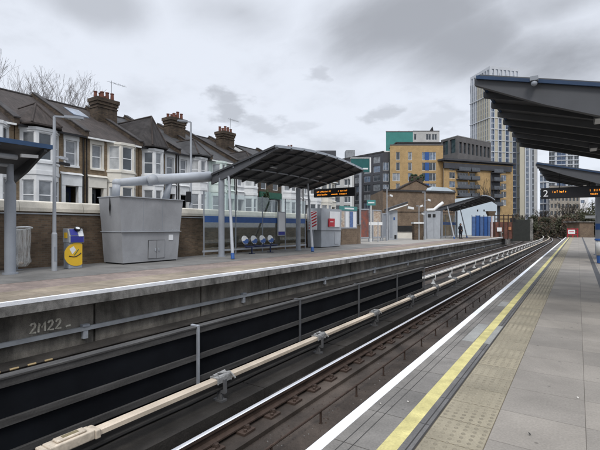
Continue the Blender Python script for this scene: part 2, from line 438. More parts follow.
def conductor(x, zt, label, y0, y1, posts, cov, joints, side):
    r = thing('conductor_rail', label, 'conductor rail', (x, y0, -.95))
    w = .062
    MB().sweep([(-w, zt - .062), (-w, zt - .012), (-w + .02, zt), (w - .02, zt), (w, zt - .012), (w, zt - .062)], path(x, y0, y1)).build('cover', cov, r)
    MB().sweep([(-.045, zt - .17), (.045, zt - .17), (.045, zt - .15), (.015, zt - .14), (.015, zt - .09), (.05, zt - .085), (.05, zt - .066), (-.05, zt - .066), (-.05, zt - .085), (-.015, zt - .09), (-.015, zt - .14), (-.045, zt - .15)], path(x, y0, y1)).build('steel_rail', conductor_steel, r)
    fb = fj = None
    for k, y in enumerate(posts):
        if fb is None:
            b = MB()
            b.box(-.035, .035, -.03, .03, -.98 - zt, -.18); b.box(-.085, .085, -.055, .055, -1.02 - zt + .07, -.98 - zt + .075)
            b.box(side * .082, side * .11, -.025, .025, -.20, -.02); b.box(-.04, side * .11, -.025, .025, -.225, -.185)
            b.tube([(side * .05, -.03, -.98 - zt + .06), (side * .05, -.03, -.98 - zt + .15)], .014, 6)
            fb = b.build('support_bracket', bracket_dark if joints else white_paint, r, local=True); fb.location = (0, y - y0, zt + .95)
        else:
            c = fb.copy(); COL.objects.link(c); c.parent = r; c.location = (bend(y), y - y0, zt + .95)
        if joints and k < 12:
            if fj is None:
                j = MB(); j.box(-.075, .075, -.12, .12, -.07, .012)
                j.tube([(-.045, -.11, .014), (-.04, .12, .028)], .024, 7); j.tube([(.04, -.09, .016), (.055, .13, .02)], .02, 7)
                j.box(-.08, .08, -.14, -.122, -.075, .018); j.box(-.08, .08, .122, .14, -.075, .018)
                j.tube([(-.02, -.05, .05), (.06, .12, .04), (.13, .16, -.05)], .014, 6)
                fj = j.build('joint_shroud', clamp_grey, r, local=True); fj.location = (0, y - y0 + .02, zt + .95)
            else:
                c = fj.copy(); COL.objects.link(c); c.parent = r; c.location = (0, y - y0 + .02, zt + .95)
    return r
cr = conductor(-4.27, -.585, 'cream covered conductor rail in front of the black fence', .6, 150, [4.38 + 2.72 * k for k in range(-1, 26) if k != -1], rail_cover, True, 1)
# expansion fitting near the photographer
e = MB(); e.box(-4.35, -4.19, 2.02, 2.47, -.66, -.560); e.box(-4.32, -4.22, 2.10, 2.40, -.560, -.535); e.box(-4.36, -4.18, 1.96, 2.02, -.665, -.570); e.box(-4.36, -4.18, 2.47, 2.53, -.665, -.570)
bevel(e.build('expansion_joint', clamp_mat, cr), .012)
e = MB(); e.box(-4.295, -4.245, 2.17, 2.33, -.5355, -.531); e.build('nameplate', M('dull brass plate', (.20, .17, .10), .5), cr)
conductor(-5.30, -.52, 'pale covered conductor rail on white posts beyond the end of the black fence', 3.0, 140, [4.1 + 2.9 * k for k in range(0, 30)], rail_cover2, False, 1)

rg = random.Random(12); mb = MB()
for k in range(5200):
    y = 1.5 + 26 * rg.random() ** 1.7; x = rg.choice([rg.uniform(-3.55, -1.75), rg.uniform(-3.4, -2.9), rg.gauss(-2.35, .22), rg.uniform(-4.02, -3.8)])
    q = rg.uniform(.006, .018) * (1 + y * .03); zb = -1.165; pts = []
    for j in range(5):
        a = 2 * math.pi * j / 5 + rg.uniform(-.4, .4); pts.append((x + q * math.cos(a), y + q * math.sin(a), zb))
    top = (x + rg.uniform(-.3, .3) * q, y + rg.uniform(-.3, .3) * q, zb + q * rg.uniform(.5, 1.1))
    m_ = rg.choice([0, 0, 0, 1, 1, 2])
    for j in range(5): mb.face([pts[j], pts[(j + 1) % 5], top], m_)
tag(mb.build('track_grit', [bed_mat, rust, asphalt_left]), 'scattered grit and small stones on the sooty slab between the near rails', 'grit', kind='stuff')
# guide cable in the middle of the near track
for xx, zz_, lab in ((-4.50, -.905, 'black power cable lying on the upstand under the conductor cover'), (-4.68, -1.08, 'black cable along the foot of the black fence')):
    pc = thing('power_cable', lab, 'cable', (xx, 2, zz_)); rq = random.Random(int(-xx * 100))
    MB().tube([(xx + rq.uniform(-.015, .015), -3 + .5 * k, zz_) for k in range(150)], .026, 7).build('sheath', rubber, pc)
cb = thing('track_cable', 'rusty cable pipe on little brackets along the middle of the near track', 'cable', (-2.96, 2, -1.15))
MB().tube([(x, y, -.985) for x, y in path(-2.96, -3, 140)], .017, 7).build('pipe', rust, cb)
for k in range(34):
    y = 2.75 + k * 1.12
    b = MB(); b.box(-2.972, -2.948, y - .012, y + .012, -1.162, -.967); b.box(-2.98, -2.94, y - .02, y + .02, -1.162, -1.15)
    b.build('bracket', rust, cb)

# black fence between the tracks
fx = -4.80
fn = thing('track_fence', 'black sheeted fence with three weathered rails and slim posts between the tracks', 'fence', (fx, 1, -1.1))
MB().box(fx - .012, fx + .012, -4, 15.42, -1.12, .02).build('black_sheet', black_mesh, fn)
for zc, h in ((.0, .085), (-.40, .075), (-.74, .075)):
    b = MB()
    for k in range(-2, 6):
        y0 = 1.63 + 2.757 * k; y1 = min(15.42, y0 + 2.757)
        if y1 > y0: b.box(fx + .0125, fx + .055, y0 + .006, y1 - .006, zc - h / 2, zc + h / 2)
    b.build('fence_rail', fence_rail_mat, fn)
b = MB(); b.box(fx - .06, fx + .07, -4, 15.42, .043, .062); b.build('top_plate', fence_rail_mat, fn)
for k in range(-1, 6):
    y = 1.63 + 2.757 * k
    b = MB(); b.box(fx + .056, fx + .088, y - .018, y + .018, -1.15, .065); b.box(fx - .07, fx + .088, y - .018, y + .018, .063, .083)
    b.obox((fx + .1, y - .02, -1.0), (.25, 0, -.15), (0, .04, 0), (0, 0, .05))
    b.build('post', galv if k < 2 else canopy_mid, fn)

# ------------------------------------------------------------------ right platform
g = MB(); yA, yB = -6, 75.4
def strip(x0, x1, z, m): g.face([(x0, yA, z), (x1, yA, z), (x1, yB, z), (x0, yB, z)], m)
edges = [(-1.58, -1.49, 0), (-1.49, -1.412, 1), (-1.412, -1.404, 2), (-1.404, -1.338, 1), (-1.338, -1.330, 2), (-1.330, -1.17, 1), (-1.17, -1.05, 3), (-1.05, -.966, 4), (-.966, -.95, 2), (-.95, -.55, 5), (-.55, .46, 6), (.46, .60, 7), (.60, 4.2, 6)]
for a, b, m in edges: strip(a, b, 0, m)
g.box(-1.58, 4.2, yA, yB, -.24, -.004, 8)
g.face([(-1.581, yA, -.07), (-1.581, yB, -.07), (-1.581, yB, 0), (-1.581, yA, 0)], 0)
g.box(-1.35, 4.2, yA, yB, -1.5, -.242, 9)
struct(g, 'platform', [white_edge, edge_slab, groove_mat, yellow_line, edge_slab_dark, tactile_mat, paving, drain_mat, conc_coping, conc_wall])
# blisters of the tactile strip
g = MB(); y = 1.4
while y < 34:
    n = 6 if y < 14 else 4
    for k in range(6):
        x = -.95 + .4 * (k + .5) / 6
        cy = y + .033; r = .0165; i = len(g.v)
        for q in range(n):
            w = 2 * math.pi * q / n; g.v.append((x + r * math.cos(w), cy + r * 1.25 * math.sin(w), .0005))
        for q in range(n):
            w = 2 * math.pi * q / n; g.v.append((x + r * .6 * math.cos(w), cy + r * .75 * math.sin(w), .0055))
        for q in range(n):
            g.f.append((i + q, i + (q + 1) % n, i + n + (q + 1) % n, i + n + q)); g.m.append(0)
        g.f.append(tuple(i + n + q for q in range(n))); g.m.append(0)
    y += .4 / 6
struct(g, 'platform_blisters', tactile_dot)
# pale repaired slabs in the edge
for k, (xa, xb, ya, yb) in enumerate(((-1.325, -1.175, 6.0, 7.2), (-1.325, -1.175, 9.0, 9.6), (-1.045, -.97, 6.0, 7.2))):
    g = MB(); g.box(xa, xb, ya + .01, yb - .01, -.003, .004)
    struct(g, 'platform_patch', M('pale repair slab %d' % k, (.25, .25, .235), .85, .15, 3, fine=.1))

# dead leaves and scraps
rl = random.Random(4)
def leaf(x, y, z, m, lab, sz=.05):
    mb = MB(); n = 9; pts = []
    for q in range(n):
        a = 2 * math.pi * q / n; r_ = sz * (1 if q % 2 else .62); pts.append((x + r_ * math.cos(a), y + r_ * .8 * math.sin(a), z + rl.uniform(.003, .018)))
    mb.face(pts); mb.face([(p[0], p[1], p[2] - .002) for p in pts][::-1])
    tag(mb.build('dead_leaf', m), lab, 'leaf', 'dead leaves and scraps')
leaf_mat = M('orange dead leaf', (.30, .15, .05), .8, .3, 20)
scrap_mat = M('pale paper scrap', (.5, .48, .44), .8, .2, 20)
for k in range(5): leaf(-2.28 + rl.uniform(-.12, .12), 4.15 + rl.uniform(-.15, .15), -1.155 + .004 * k, leaf_mat, 'orange dead leaf in the small heap by the track cable', .055)
for x, y, lab in ((-1.44, 3.45, 'pale scrap by the grooves of the platform edge'), (-1.25, 3.62, 'pale scrap left of the yellow line'), (-.30, 3.55, 'dark speck on the nearest large paving slabs'), (.0, 4.55, 'tiny scrap near the long paving joint')):
    leaf(x, y, .001, scrap_mat if 'dark' not in lab else rubber, lab, .012)

# ------------------------------------------------------------------ left platform
g = MB(); XL = -9.80
L1 = 74.6
def lstrip(x0, x1, y0, y1, m, z=0): g.face([(x0, y0, z), (x1, y0, z), (x1, y1, z), (x0, y1, z)], m)
lstrip(-9.92, XL, -12, L1, 0); lstrip(-11.4, -9.92, -12, L1, 1); lstrip(-13.0, -11.4, -12, L1, 2)
lstrip(-13.06, -13.0, -12, 36, 3); lstrip(-17.4, -13.06, -12, 36, 4)
lstrip(-13.06, -13.0, 36, L1, 5); lstrip(-60, -11, L1, 110, 5); g.box(-60, -11, L1 + .01, 110, -2, -.004, 6); lstrip(-40, -13.06, 36, L1, 5)
g.box(-40, XL, -12, L1, -.30, -.004, 6)
g.face([(XL + .002, -12, -.085), (XL + .002, L1, -.085), (XL + .002, L1, 0), (XL + .002, -12, 0)], 0)
struct(g, 'platform', [white_edge, tan_paver, pink_paver, groove_mat, asphalt_left, asphalt_forecourt, conc_coping])
g = MB(); y = -12.0
while y < L1:                                                   # wall panels with open joints, set back under the coping
    y1 = min(L1, y + 3.6)
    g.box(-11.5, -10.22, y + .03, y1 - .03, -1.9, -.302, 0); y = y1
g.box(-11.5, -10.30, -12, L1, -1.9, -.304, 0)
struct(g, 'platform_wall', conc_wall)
g = MB(); g.sweep([(-.2, -1.9), (-.2, -1.34), (.2, -1.38), (.2, -1.9)], path(-10.0, -12, L1), None); struct(g, 'platform_wall_foot', beam_mat)
# ramp at the far end of the left platform
g = MB(); g.prism([(-9.8, L1, -.004), (-9.8, L1 + 6, -1.3), (-9.8, L1, -1.3)], (-8, 0, 0)); struct(g, 'platform_ramp', conc_coping)
# grey duct with hangers on that wall
du = thing('cable_duct', 'dull grey cable duct fixed along the sooty left platform wall', 'cable duct', (-10.1, 0, -.95))
MB().box(-10.2, -10.11, -11, 74, -1.0, -.905).build('duct', galv_dull, du)
for k, y in enumerate([5.72 + 5.9 * j for j in range(-1, 10)]):
    MB().box(-10.219, -10.12, y - .06, y + .06, -1.20, -1.003).build('junction_box', galv, du); MB().box(-10.219, -10.09, y - .09, y + .09, -.902, -.85).build('hanger', grey_steel, du)
yc = thing('track_cable', 'pale cable with yellow clips along the foot of the left platform wall', 'cable', (-9.79, 2, -1.4))
MB().tube([(-9.79, -8, -1.40), (-9.79, 30, -1.40)], .022, 6).build('sheath', beam_mat, yc)
for k in range(11): MB().tube([(-9.79, 1.2 + .34 * k, -1.40), (-9.79, 1.2 + .34 * k + .17, -1.40)], .0235, 6).build('clip', tan_paver if k > 14 else M('yellow clip', (.36, .27, .14), .6) if 'yellow clip' not in MATS else MATS['yellow clip'], yc)
# graffiti strokes 2M22 on the wall
gr = MB()
def stroke(pts, y0, z0, sc):
    gr.tube([(-10.214, y0 + p[0] * sc, z0 + p[1] * sc) for p in pts], .026, 6)
two = [(0, .8), (.15, 1), (.4, 1), (.5, .8), (.4, .55), (0, .05), (.55, .02)]
em = [(0, 0), (.08, .95), (.32, .4), (.6, .98), (.66, .02)]
GY, GZ, GS = 4.5, -.84, .24
yy = 0
for ch, w in ((two, .8), (em, .95), (two, .8), (two, .75)):
    stroke([(yy + a, b) for a, b in ch], GY, GZ, GS * .9 + .0); yy += w
stroke([(yy - .05, .02), (yy + .1, .08), (yy + .42, .1)], GY, GZ, GS)
tag(gr.build('graffiti', chalk), 'chalky hand painted 2M22 tag on the sooty platform wall', 'graffiti')

# ------------------------------------------------------------------ brick wall and street behind the left platform
XW = -17.2
w = thing('boundary_wall', 'long brown brick wall with a deep cream painted coping behind the left platform', 'wall', (XW, 10, 0))
MB().box(XW - .35, XW, -12, 34.5, 0, 2.13).build('brickwork', brick_wall, w)
b = MB(); y = -12.0
while y < 34.4:
    y1 = min(34.5, y + 2.4)
    b.prism([(XW + .06, y + .006, 2.14), (XW + .06, y + .006, 2.27), (XW - .02, y + .006, 2.50), (XW - .28, y + .006, 2.56), (XW - .45, y + .006, 2.50), (XW - .45, y + .006, 2.14)], (0, y1 - y - .012, 0)); y = y1
b.build('coping', cream_coping, w)
MB().box(XW + .001, XW + .045, -12, 34.5, 2.035, 2.085).build('cable_trunking', galv_dull, w)
g = MB(); g.box(-60, XW - .36, -40, 36.0, -1.55, 1.68); struct(g, 'street', road_mat)
g = MB(); g.box(-28.0 + .9, -25.6, -40, 36, 1.684, 1.80); struct(g, 'pavement', asphalt_left)
wv = random.Random(3)

# ------------------------------------------------------------------ the terrace of houses
FX = -28.0; RX = -35.0; SZ = 1.7; EZ = 7.75; RZ = 11.45
pane_blind = PANE('window pane with white blind', (.38, .39, .39), .15)
pane_mid = PANE('window pane with half drawn curtain', (.10, .105, .11), .08)
def pick_pane(): return wv.choice([pane_dark, pane_dark, pane_mid, pane_curtain, pane_curtain, pane_blind])
def house(y0, w, bay_low, style, wallm, baym, roofm, label, party=True, chimney=False, aerial=False, skylight=False, group='terraced houses behind the wall'):
    y1 = y0 + w
    h = thing('terraced_house', label, 'house', (FX, (y0 + y1) / 2, SZ), group)
    bw = min(2.3, w - 1.55)
    b0, b1 = (y0 + .25, y0 + .25 + bw) if bay_low else (y1 - .25 - bw, y1 - .25)
    n0, n1 = (y0 + .42 + bw, y1 - .25) if bay_low else (y0 + .25, y1 - .42 - bw)   # the flat strip with door and slim window
    # main wall with openings
    cu = (n0 + n1) / 2 - y0
    ops = [(cu - .36, cu + .36, 5.62, 7.28), (cu - .42, cu + .42, SZ + .01, 4.25)]
    mb = MB(); mb.wall((FX, y0), (FX, y1), SZ, EZ, ops, .22, 0, 1)
    mb.face([(FX, y0, SZ), (RX - 7, y0, SZ), (RX - 7, y0, EZ), (RX, y0, RZ - .08), (FX, y0, EZ)], 0)
    mb.face([(FX, y1, SZ), (FX, y1, EZ), (RX, y1, RZ - .08), (RX - 7, y1, EZ), (RX - 7, y1, SZ)], 0)
    mb.face([(RX - 7, y0, SZ), (RX - 7, y1, SZ), (RX - 7, y1, EZ), (RX - 7, y0, EZ)], 0)
    mb.build('wall', [wallm, baym], h)
    window(h, (FX, y0), (FX, y1), ops[0], .12, upvc, pick_pane(), .07)
    # surrounds: lintel, sill, porch band
    s = MB(); s.box(FX + .002, FX + .06, y0 + cu - .52, y0 + cu + .52, 7.285, 7.62); s.box(FX + .002, FX + .12, y0 + cu - .5, y0 + cu + .5, 5.50, 5.615)
    s.box(FX + .002, FX + .05, y0 + cu - .50, y0 + cu - .365, 5.62, 7.28); s.box(FX + .002, FX + .05, y0 + cu + .365, y0 + cu + .50, 5.62, 7.28)
    s.build('window_surround', baym if baym is not brick_stock else house_white, h)
    s = MB(); s.box(FX + .002, FX + .16, n0 - .05, n1 + .05, 4.28, 5.0); s.prism([(FX + .002, n0 - .1, 5.003), (FX + .26, n0 - .1, 5.003), (FX + .002, n0 - .1, 5.16)], (0, n1 - n0 + .2, 0))
    s.box(FX + .002, FX + .14, n0 - .05, y0 + cu - .43, SZ, 4.277); s.box(FX + .002, FX + .14, y0 + cu + .43, n1 + .05, SZ, 4.277)
    s.build('porch', baym, h)
    d = MB(); d.box(FX - .9, FX - .85, y0 + cu - .419, y0 + cu + .419, SZ + .02, 4.24); dd = d.build('door', wv.choice([blue_dark, black_paint, brick_red, pane_curtain]), h)
    MB().box(FX - .849, FX - .83, y0 + cu - .3, y0 + cu + .3, 3.2, 3.9).build('pane', pane_dark, dd)
    # canted bay through both storeys
    D = .70; pts = [(FX, b0), (FX + D, b0 + .62), (FX + D, b1 - .62), (FX, b1)]
    bayt = EZ - .12
    mb = MB(); wins = []
    for k in range(3):
        P0, P1 = pts[k], pts[k + 1]; L = math.dist(P0, P1)
        m_ = .12 if k != 1 else .14
        o = []
        if k == 1:
            o += [(m_, L - m_, 2.6, 4.42), (m_, L - m_, 5.66, 7.34)]
        else:
            o += [(m_, L - m_, 2.6, 4.42), (m_, L - m_, 5.66, 7.34)]
        mb.wall(P0, P1, SZ, bayt, o, .12, 0)
        wins += [(P0, P1, q) for q in o]
    mb.face([(*p, bayt) for p in pts], 0)
    bo = mb.build('bay', baym, h)
    for P0, P1, q in wins: window(bo, P0, P1, q, .06, upvc, pick_pane(), .055, 1, 2)
    # string courses round the bay
    for za, zb, o in ((4.75, 5.0, .05), (5.45, 5.60, .07), (bayt - .18, bayt - .002, .06), (2.38, 2.52, .07)):
        pp = [(FX, b0 - o), (FX + D + o, b0 + .62 - o * .4), (FX + D + o, b1 - .62 + o * .4), (FX, b1 + o)]
        mb = MB(); mb.prism([(*p, za) for p in pp], (0, 0, zb - za)); mb.build('string_course', house_white if baym is brick_stock else baym, h)
    # roofs
    mb = MB(); e = .32; t = .12; sl = (RZ - EZ) / (RX - FX)
    ze = EZ + (-e) * -sl * -1 if False else EZ - e * (RZ - EZ) / (FX - RX)
    a = .012
    mb.prism([(FX + e, y0 + a, ze), (RX, y0 + a, RZ), (RX - 7 - e, y0 + a, ze), (RX - 7 - e, y0 + a, ze + t), (RX, y0 + a, RZ + t), (FX + e, y0 + a, ze + t)], (0, w - 2 * a, 0))
    ro = mb.build('roof', roofm, h)
    mb = MB(); mb.tube([(RX, y0 + .02, RZ + t), (RX, y1 - .02, RZ + t)], .11, 8); mb.build('ridge_tiles', tile_dark, ro)
    if skylight:
        def onroof(x, dz): return EZ + (FX - x) * (RZ - EZ) / (FX - RX) + t + dz
        mb = MB(); xa, xb = FX - 4.3, FX - 5.9
        mb.prism([(xa, y0 + 1.6, onroof(xa, .0)), (xb, y0 + 1.6, onroof(xb, .0)), (xb, y0 + 1.6, onroof(xb, .08)), (xa, y0 + 1.6, onroof(xa, .08))], (0, 1.2, 0))
        mb.build('skylight', pane_blue2, ro)
    mb = MB(); mb.box(FX + e - .02, FX + e + .09, y0 + .02, y1 - .02, ze - .03, ze + .08); mb.build('gutter', white_paint if style == 'flat' else black_paint, h)
    mb = MB(); yy = y1 - .1 if bay_low else y0 + .1
    mb.tube([(FX + .08, yy, SZ), (FX + .08, yy, ze - .04)], .045, 6); mb.build('downpipe', black_paint, h)
    if style in ('hip', 'peak'):
        yc = (b0 + b1) / 2; ov = .22
        hz = 9.35 if style == 'hip' else 10.3
        tipx = FX - (.55 if style == 'hip' else .2)
        zb = EZ - .02
        base = [(FX - .05, b0 - ov), (FX + D + ov, b0 + .5 - ov), (FX + D + ov, b1 - .5 + ov), (FX - .05, b1 + ov)]
        back = FX - (hz - EZ) / ((RZ - EZ) / (FX - RX)) - .1
        mb = MB(); tip = (tipx, yc, hz); bk = (back, yc, hz)
        B = [(*p, zb) for p in base]; U = [(*p, zb + .1) for p in base]
        mb.face(B[::-1])
        for k in range(3): mb.face([B[k], B[k + 1], U[k + 1], U[k]])
        for k in range(3): mb.face([U[k], U[k + 1], tip])
        mb.face([U[0], tip, bk, (back + .2, yc - .3, hz - .25), (FX - .05, b0 - ov, zb + .1)])
        mb.face([U[3], (FX - .05, b1 + ov, zb + .1), (back + .2, yc + .3, hz - .25), bk, tip])
        bro = mb.build('bay_roof', roofm if style == 'hip' else tile_dark, h)
        mb = MB()
        for k in (1, 2): mb.tube([U[k], tip], .07, 6)
        mb.tube([tip, bk], .09, 6); mb.build('hip_tiles', tile_brown, bro)
    if party:
        mb = MB(); u = .30
        mb.prism([(FX + .36, y1 - .16, ze + .0), (FX + .36, y1 - .16, ze + t + u), (RX, y1 - .16, RZ + t + u), (RX - 7, y1 - .16, EZ + t + u), (RX - 7, y1 - .16, EZ)], (0, .32, 0), 0)
        mb.build('party_wall', brick_sooty, h)
        mb = MB()
        mb.prism([(FX + .42, y1 - .2, ze + t + u + .003), (FX + .42, y1 - .2, ze + t + u + .08), (RX, y1 - .2, RZ + t + u + .08), (RX, y1 - .2, RZ + t + u + .003)], (0, .4, 0)); mb.build('party_coping', tile_dark, h)
    if chimney:
        cx = -32.6; cw = .85; zt = 12.0
        ch = MB(); ch.box(cx - .55, cx + .55, y1 - cw, y1 + cw, 9.3, zt - .55); ch.box(cx - .63, cx + .63, y1 - cw - .08, y1 + cw + .08, zt - .548, zt - .30); ch.box(cx - .70, cx + .70, y1 - cw - .15, y1 + cw + .15, zt - .298, zt)
        ch.box(cx - .6, cx + .6, y1 - cw - .05, y1 + cw + .05, 11.2, 11.3)
        co = ch.build('chimney', brick_sooty, ro)
        for k in range(6):
            px_, py_ = cx + (.3 if k % 2 else -.3), y1 - .55 + .22 * k; hh = wv.uniform(.35, .62)
            p = MB(); p.tube([(px_, py_, zt + .002), (px_, py_, zt + hh)], [.15, .125], 10); p.tube([(px_, py_, zt + hh), (px_, py_, zt + hh + .07)], .155, 10); p.build('chimney_pot', terracotta, ro, smooth=False)
        if aerial:
            p = MB(); ax, ay = cx + .3, y1 + .5; p.tube([(ax, ay, zt), (ax, ay, zt + 1.7)], .022, 5); p.tube([(ax, ay - .4, zt + 1.55), (ax, ay + 1.4, zt + 1.55)], .015, 4)
            for k in range(6): p.tube([(ax - .25, ay + .1 + k * .2, zt + 1.55), (ax + .25, ay + .1 + k * .2, zt + 1.55)], .010, 4)
            p.build('aerial', galv_dull, ro)
    return h
house(7.25, 4.2, False, 'flat', brick_stock, house_white, tile_brown, 'brick house at the left border of the photo, mostly behind the low canopy')
house(11.5, 4.2, True, 'hip', brick_stock, house_white, tile_brown, 'house with a white bay under a hipped brown roof, behind the near lamp post')
house(15.75, 4.2, False, 'flat', brick_stock, house_cream, tile_brown, 'yellow brick house with a cream flat topped bay and a skylight below the tall chimney', chimney=True, aerial=True, skylight=True)
house(20.0, 3.6, True, 'peak', brick_stock, house_white, slate, 'white bayed house with a steep peaked slate roof above the grey vent box')
house(23.65, 3.6, False, 'hip', house_white, house_white, slate, 'white rendered house under the second chimney, behind the tall street lamp', chimney=True)
house(27.3, 3.45, True, 'flat', house_mint, house_mint, slate, 'pale mint house seen through the near end of the shelter glass')
house(30.8, 3.45, False, 'hip', house_white, house_white, tile_dark, 'white house beside the brick shop front, with the third dark chimney', chimney=True, aerial=True)
# shop gap with brick front and green fascia
sh = thing('corner_shop', 'dark brick shop building with a green fascia seen through the shelter glass', 'shop', (FX, 36.4, SZ))
ops = [(.5, 1.5, 5.6, 7.2), (2.6, 3.6, 5.6, 7.2), (.5, 3.6, 2.4, 4.5)]
mb = MB(); mb.wall((FX, 34.3), (FX, 38.5), SZ - .2, 8.6, ops, .2); mb.face([(FX, 38.5, SZ), (-40, 38.5, SZ), (-40, 38.5, 8.6), (FX, 38.5, 8.6)]); mb.face([(FX, 34.3, SZ), (FX, 34.3, 8.6), (-40, 34.3, 8.6), (-40, 34.3, SZ)]); mb.face([(FX, 34.3, 8.6), (FX, 38.5, 8.6), (-40, 38.5, 8.6), (-40, 34.3, 8.6)])
mb.build('wall', brick_sooty, sh)
for q in ops: window(sh, (FX, 34.3), (FX, 38.5), q, .1, upvc, pane_dark, .08, 1 if q[1] - q[0] < 2 else 3, 1)
MB().box(FX + .01, FX + .2, 34.5, 38.3, 4.6, 5.3).build('fascia', green_fascia, sh)
MB().box(FX - .5, FX - .1, 34.3, 38.5, 8.602, 8.75).build('parapet', brick_stock, sh)
house(38.55, 4.2, True, 'flat', house_white, house_white, slate, 'white bay house just beyond the brick shop')
house(42.8, 4.2, False, 'flat', house_white, house_white, slate, 'white bay house at the far end of the terrace, behind the striped kiosk', chimney=True)
house(47.05, 4.2, True, 'flat', house_white, house_cream, slate, 'last terraced house beyond the departure board')
# ground under the far houses
g = MB(); g.box(-60, -23.5, 36.02, 58, -.3, 1.68); struct(g, 'street', road_mat)

# ------------------------------------------------------------------ station canopies
def canopy(name, label, group, fx, bx, y0, y1, zf, zb, arch, nribs, cols, poles, extra_front=.0, blue=True, endbeam=.45, taper=0.0):
    """lean-to roof: low at bx, high at fx; ribs run front to back and poke out past the front edge"""
    t = thing(name, label, 'canopy', ((fx + bx) / 2, (y0 + y1) / 2, 0), group)
    sg = 1 if fx > bx else -1
    L = y1 - y0; N = 24
    def za(y): return arch * math.sin(math.pi * min(1, max(0, (y - y0) / L)))
    def P(k, v, dz=0):
        y = y0 + L * v; x = bx + (fx - bx) * k
        return (x, y, zb + (zf - zb) * k + za(y) * k + dz)
    th = .07
    mb = MB()
    for j in range(N):
        a, b = j / N, (j + 1) / N
        for i in range(4):
            k0, k1 = i / 4, (i + 1) / 4
            mb.face([P(k0, a, th), P(k1, a, th), P(k1, b, th), P(k0, b, th)]); mb.face([P(k0, a), P(k0, b), P(k1, b), P(k1, a)])
        mb.face([P(1, a), P(1, b), P(1, b, th), P(1, a, th)]); mb.face([P(0, a), P(0, a, th), P(0, b, th), P(0, b)])
    mb.face([P(0, 0), P(1, 0), P(1, 0, th), P(0, 0, th)]); mb.face([P(0, 1), P(0, 1, th), P(1, 1, th), P(1, 1)])
    mb.build('roof_sheet', canopy_mid, t)
    for r in range(nribs):
        v = .012 + .976 * r / (nribs - 1); y = y0 + L * v; end = r == 0
        w = .05 if not end else .07
        b0 = endbeam if end else endbeam * (.30 if arch else .30)
        mb = MB(); kf = 1 + .10 / abs(fx - bx)
        prof = []
        for k, d in ((0, b0), (.35, b0 * .95), (.75, max(.13, b0 * .6)), (kf, .125)):
            p = P(k, v); prof.append((p[0], y - w, p[2] - d))
        top = [(P(k, v)[0], y - w, P(k, v)[2] - .004) for k in (kf, .75, .35, 0)]
        mb.prism(prof + top, (0, 2 * w, 0)); mb.build('rib', canopy_beam if end else (canopy_dark if r % 3 else canopy_mid), t)
    for k in ((.12, .38, .64, .88) if arch else ()):
        mb = MB(); pts = [P(k, j / N, -.075) for j in range(N + 1)]
        mb.tube(pts, .045, 6); mb.build('purlin', canopy_dark if k != .38 else grey_steel, t)
    mb = MB()
    for j in range(N):
        a, b = P(1, j / N), P(1, (j + 1) / N)
        mb.obox((a[0] + sg * .002, a[1], a[2] - .012), (sg * .055, 0, 0), (0, b[1] - a[1], b[2] - a[2]), (0, 0, .125 if not blue else .075))
    mb.build('front_fascia', blue_edge if blue else canopy_edge, t)
    mb = MB(); a, b = P(0, 0), P(1.0, 0)
    mb.obox((a[0], y0 - .05, a[2] - .02), (b[0] - a[0] + sg * .06, 0, b[2] - a[2] + .01), (0, .048, 0), (0, 0, .10 if not blue else .06)); mb.build('end_fascia', blue_edge if blue else canopy_dark, t)
    # standing seams and a soffit lamp
    for k in range(2):
        p = P(.55, .25 + .5 * k, -.17); mb = MB(); mb.box(p[0] - .09, p[0] + .09, p[1] - .28, p[1] + .28, p[2], p[2] + .08)
        f = mb.build('soffit_lamp', canopy_beam, t); MB().box(p[0] - .07, p[0] + .07, p[1] - .25, p[1] + .25, p[2] - .012, p[2] - .002).build('lens', lamp_glass, f)
    for (x, y, r) in cols:
        k = (x - bx) / (fx - bx); top = P(k, (y - y0) / L)[2] - .3
        mb = MB(); mb.tube([(x, y, 0), (x, y, top)], r, 16); mb.tube([(x, y, 0), (x, y, .05)], r + .07, 16)
        co = mb.build('column', grey_steel, t, smooth=False)
    for (xa, ya, xb, yb, r) in poles:
        k = (xb - bx) / (fx - bx); top = P(k, min(1, max(0, (yb - y0) / L)))[2] - .15
        A = Vector((xa, ya, .28)); B = Vector((xb, yb, top)); A0 = A + (A - B).normalized() * .29
        mb = MB(); mb.tube([A, B], [r, r * .75], 12); po = mb.build('raking_pole', grey_steel_light, t)
        MB().tube([A0, A], r + .012, 12).build('pole_foot', blue_paint, po)
    return t, P
tL, PL = canopy('platform_canopy', 'dark arched canopy on grey columns over the bench on the left platform', 'station canopies', -11.9, -16.1, 15.8, 25.5, 5.30, 4.25, .30, 9,
                [(-15.5, 16.0, .16), (-15.5, 23.2, .16)], [(-13.9, 15.1, -14.95, 15.95, .08), (-13.9, 22.4, -15.0, 23.6, .08)], blue=False)
tR, PR = canopy('platform_canopy', 'large dark sawtooth edged canopy over the right platform nearest the camera', 'station canopies', -1.5, 2.6, 8.25, 15.5, 4.28, 3.2, .0, 9,
                [(1.6, 9.5, .16), (1.6, 14.5, .16)], [], endbeam=.62)
tR2, PR2 = canopy('platform_canopy', 'second dark canopy on the right platform above the number 2 board', 'station canopies', -1.55, 2.6, 22.4, 30.0, 4.50, 3.45, .0, 9,
                [(.95, 28.5, .15)], [], endbeam=.55)
# camera dome on the near canopy's end
dm = thing('security_camera', 'small grey dome camera under the front corner of the near right canopy', 'camera', (-.55, 8.15, 4.0))
MB().ball((-.62, 8.13, 3.985), .05)  .build('dome', grey_steel, dm, smooth=True); MB().box(-.68, -.56, 8.085, 8.195, 4.03, 4.10).build('mount', grey_steel, dm)
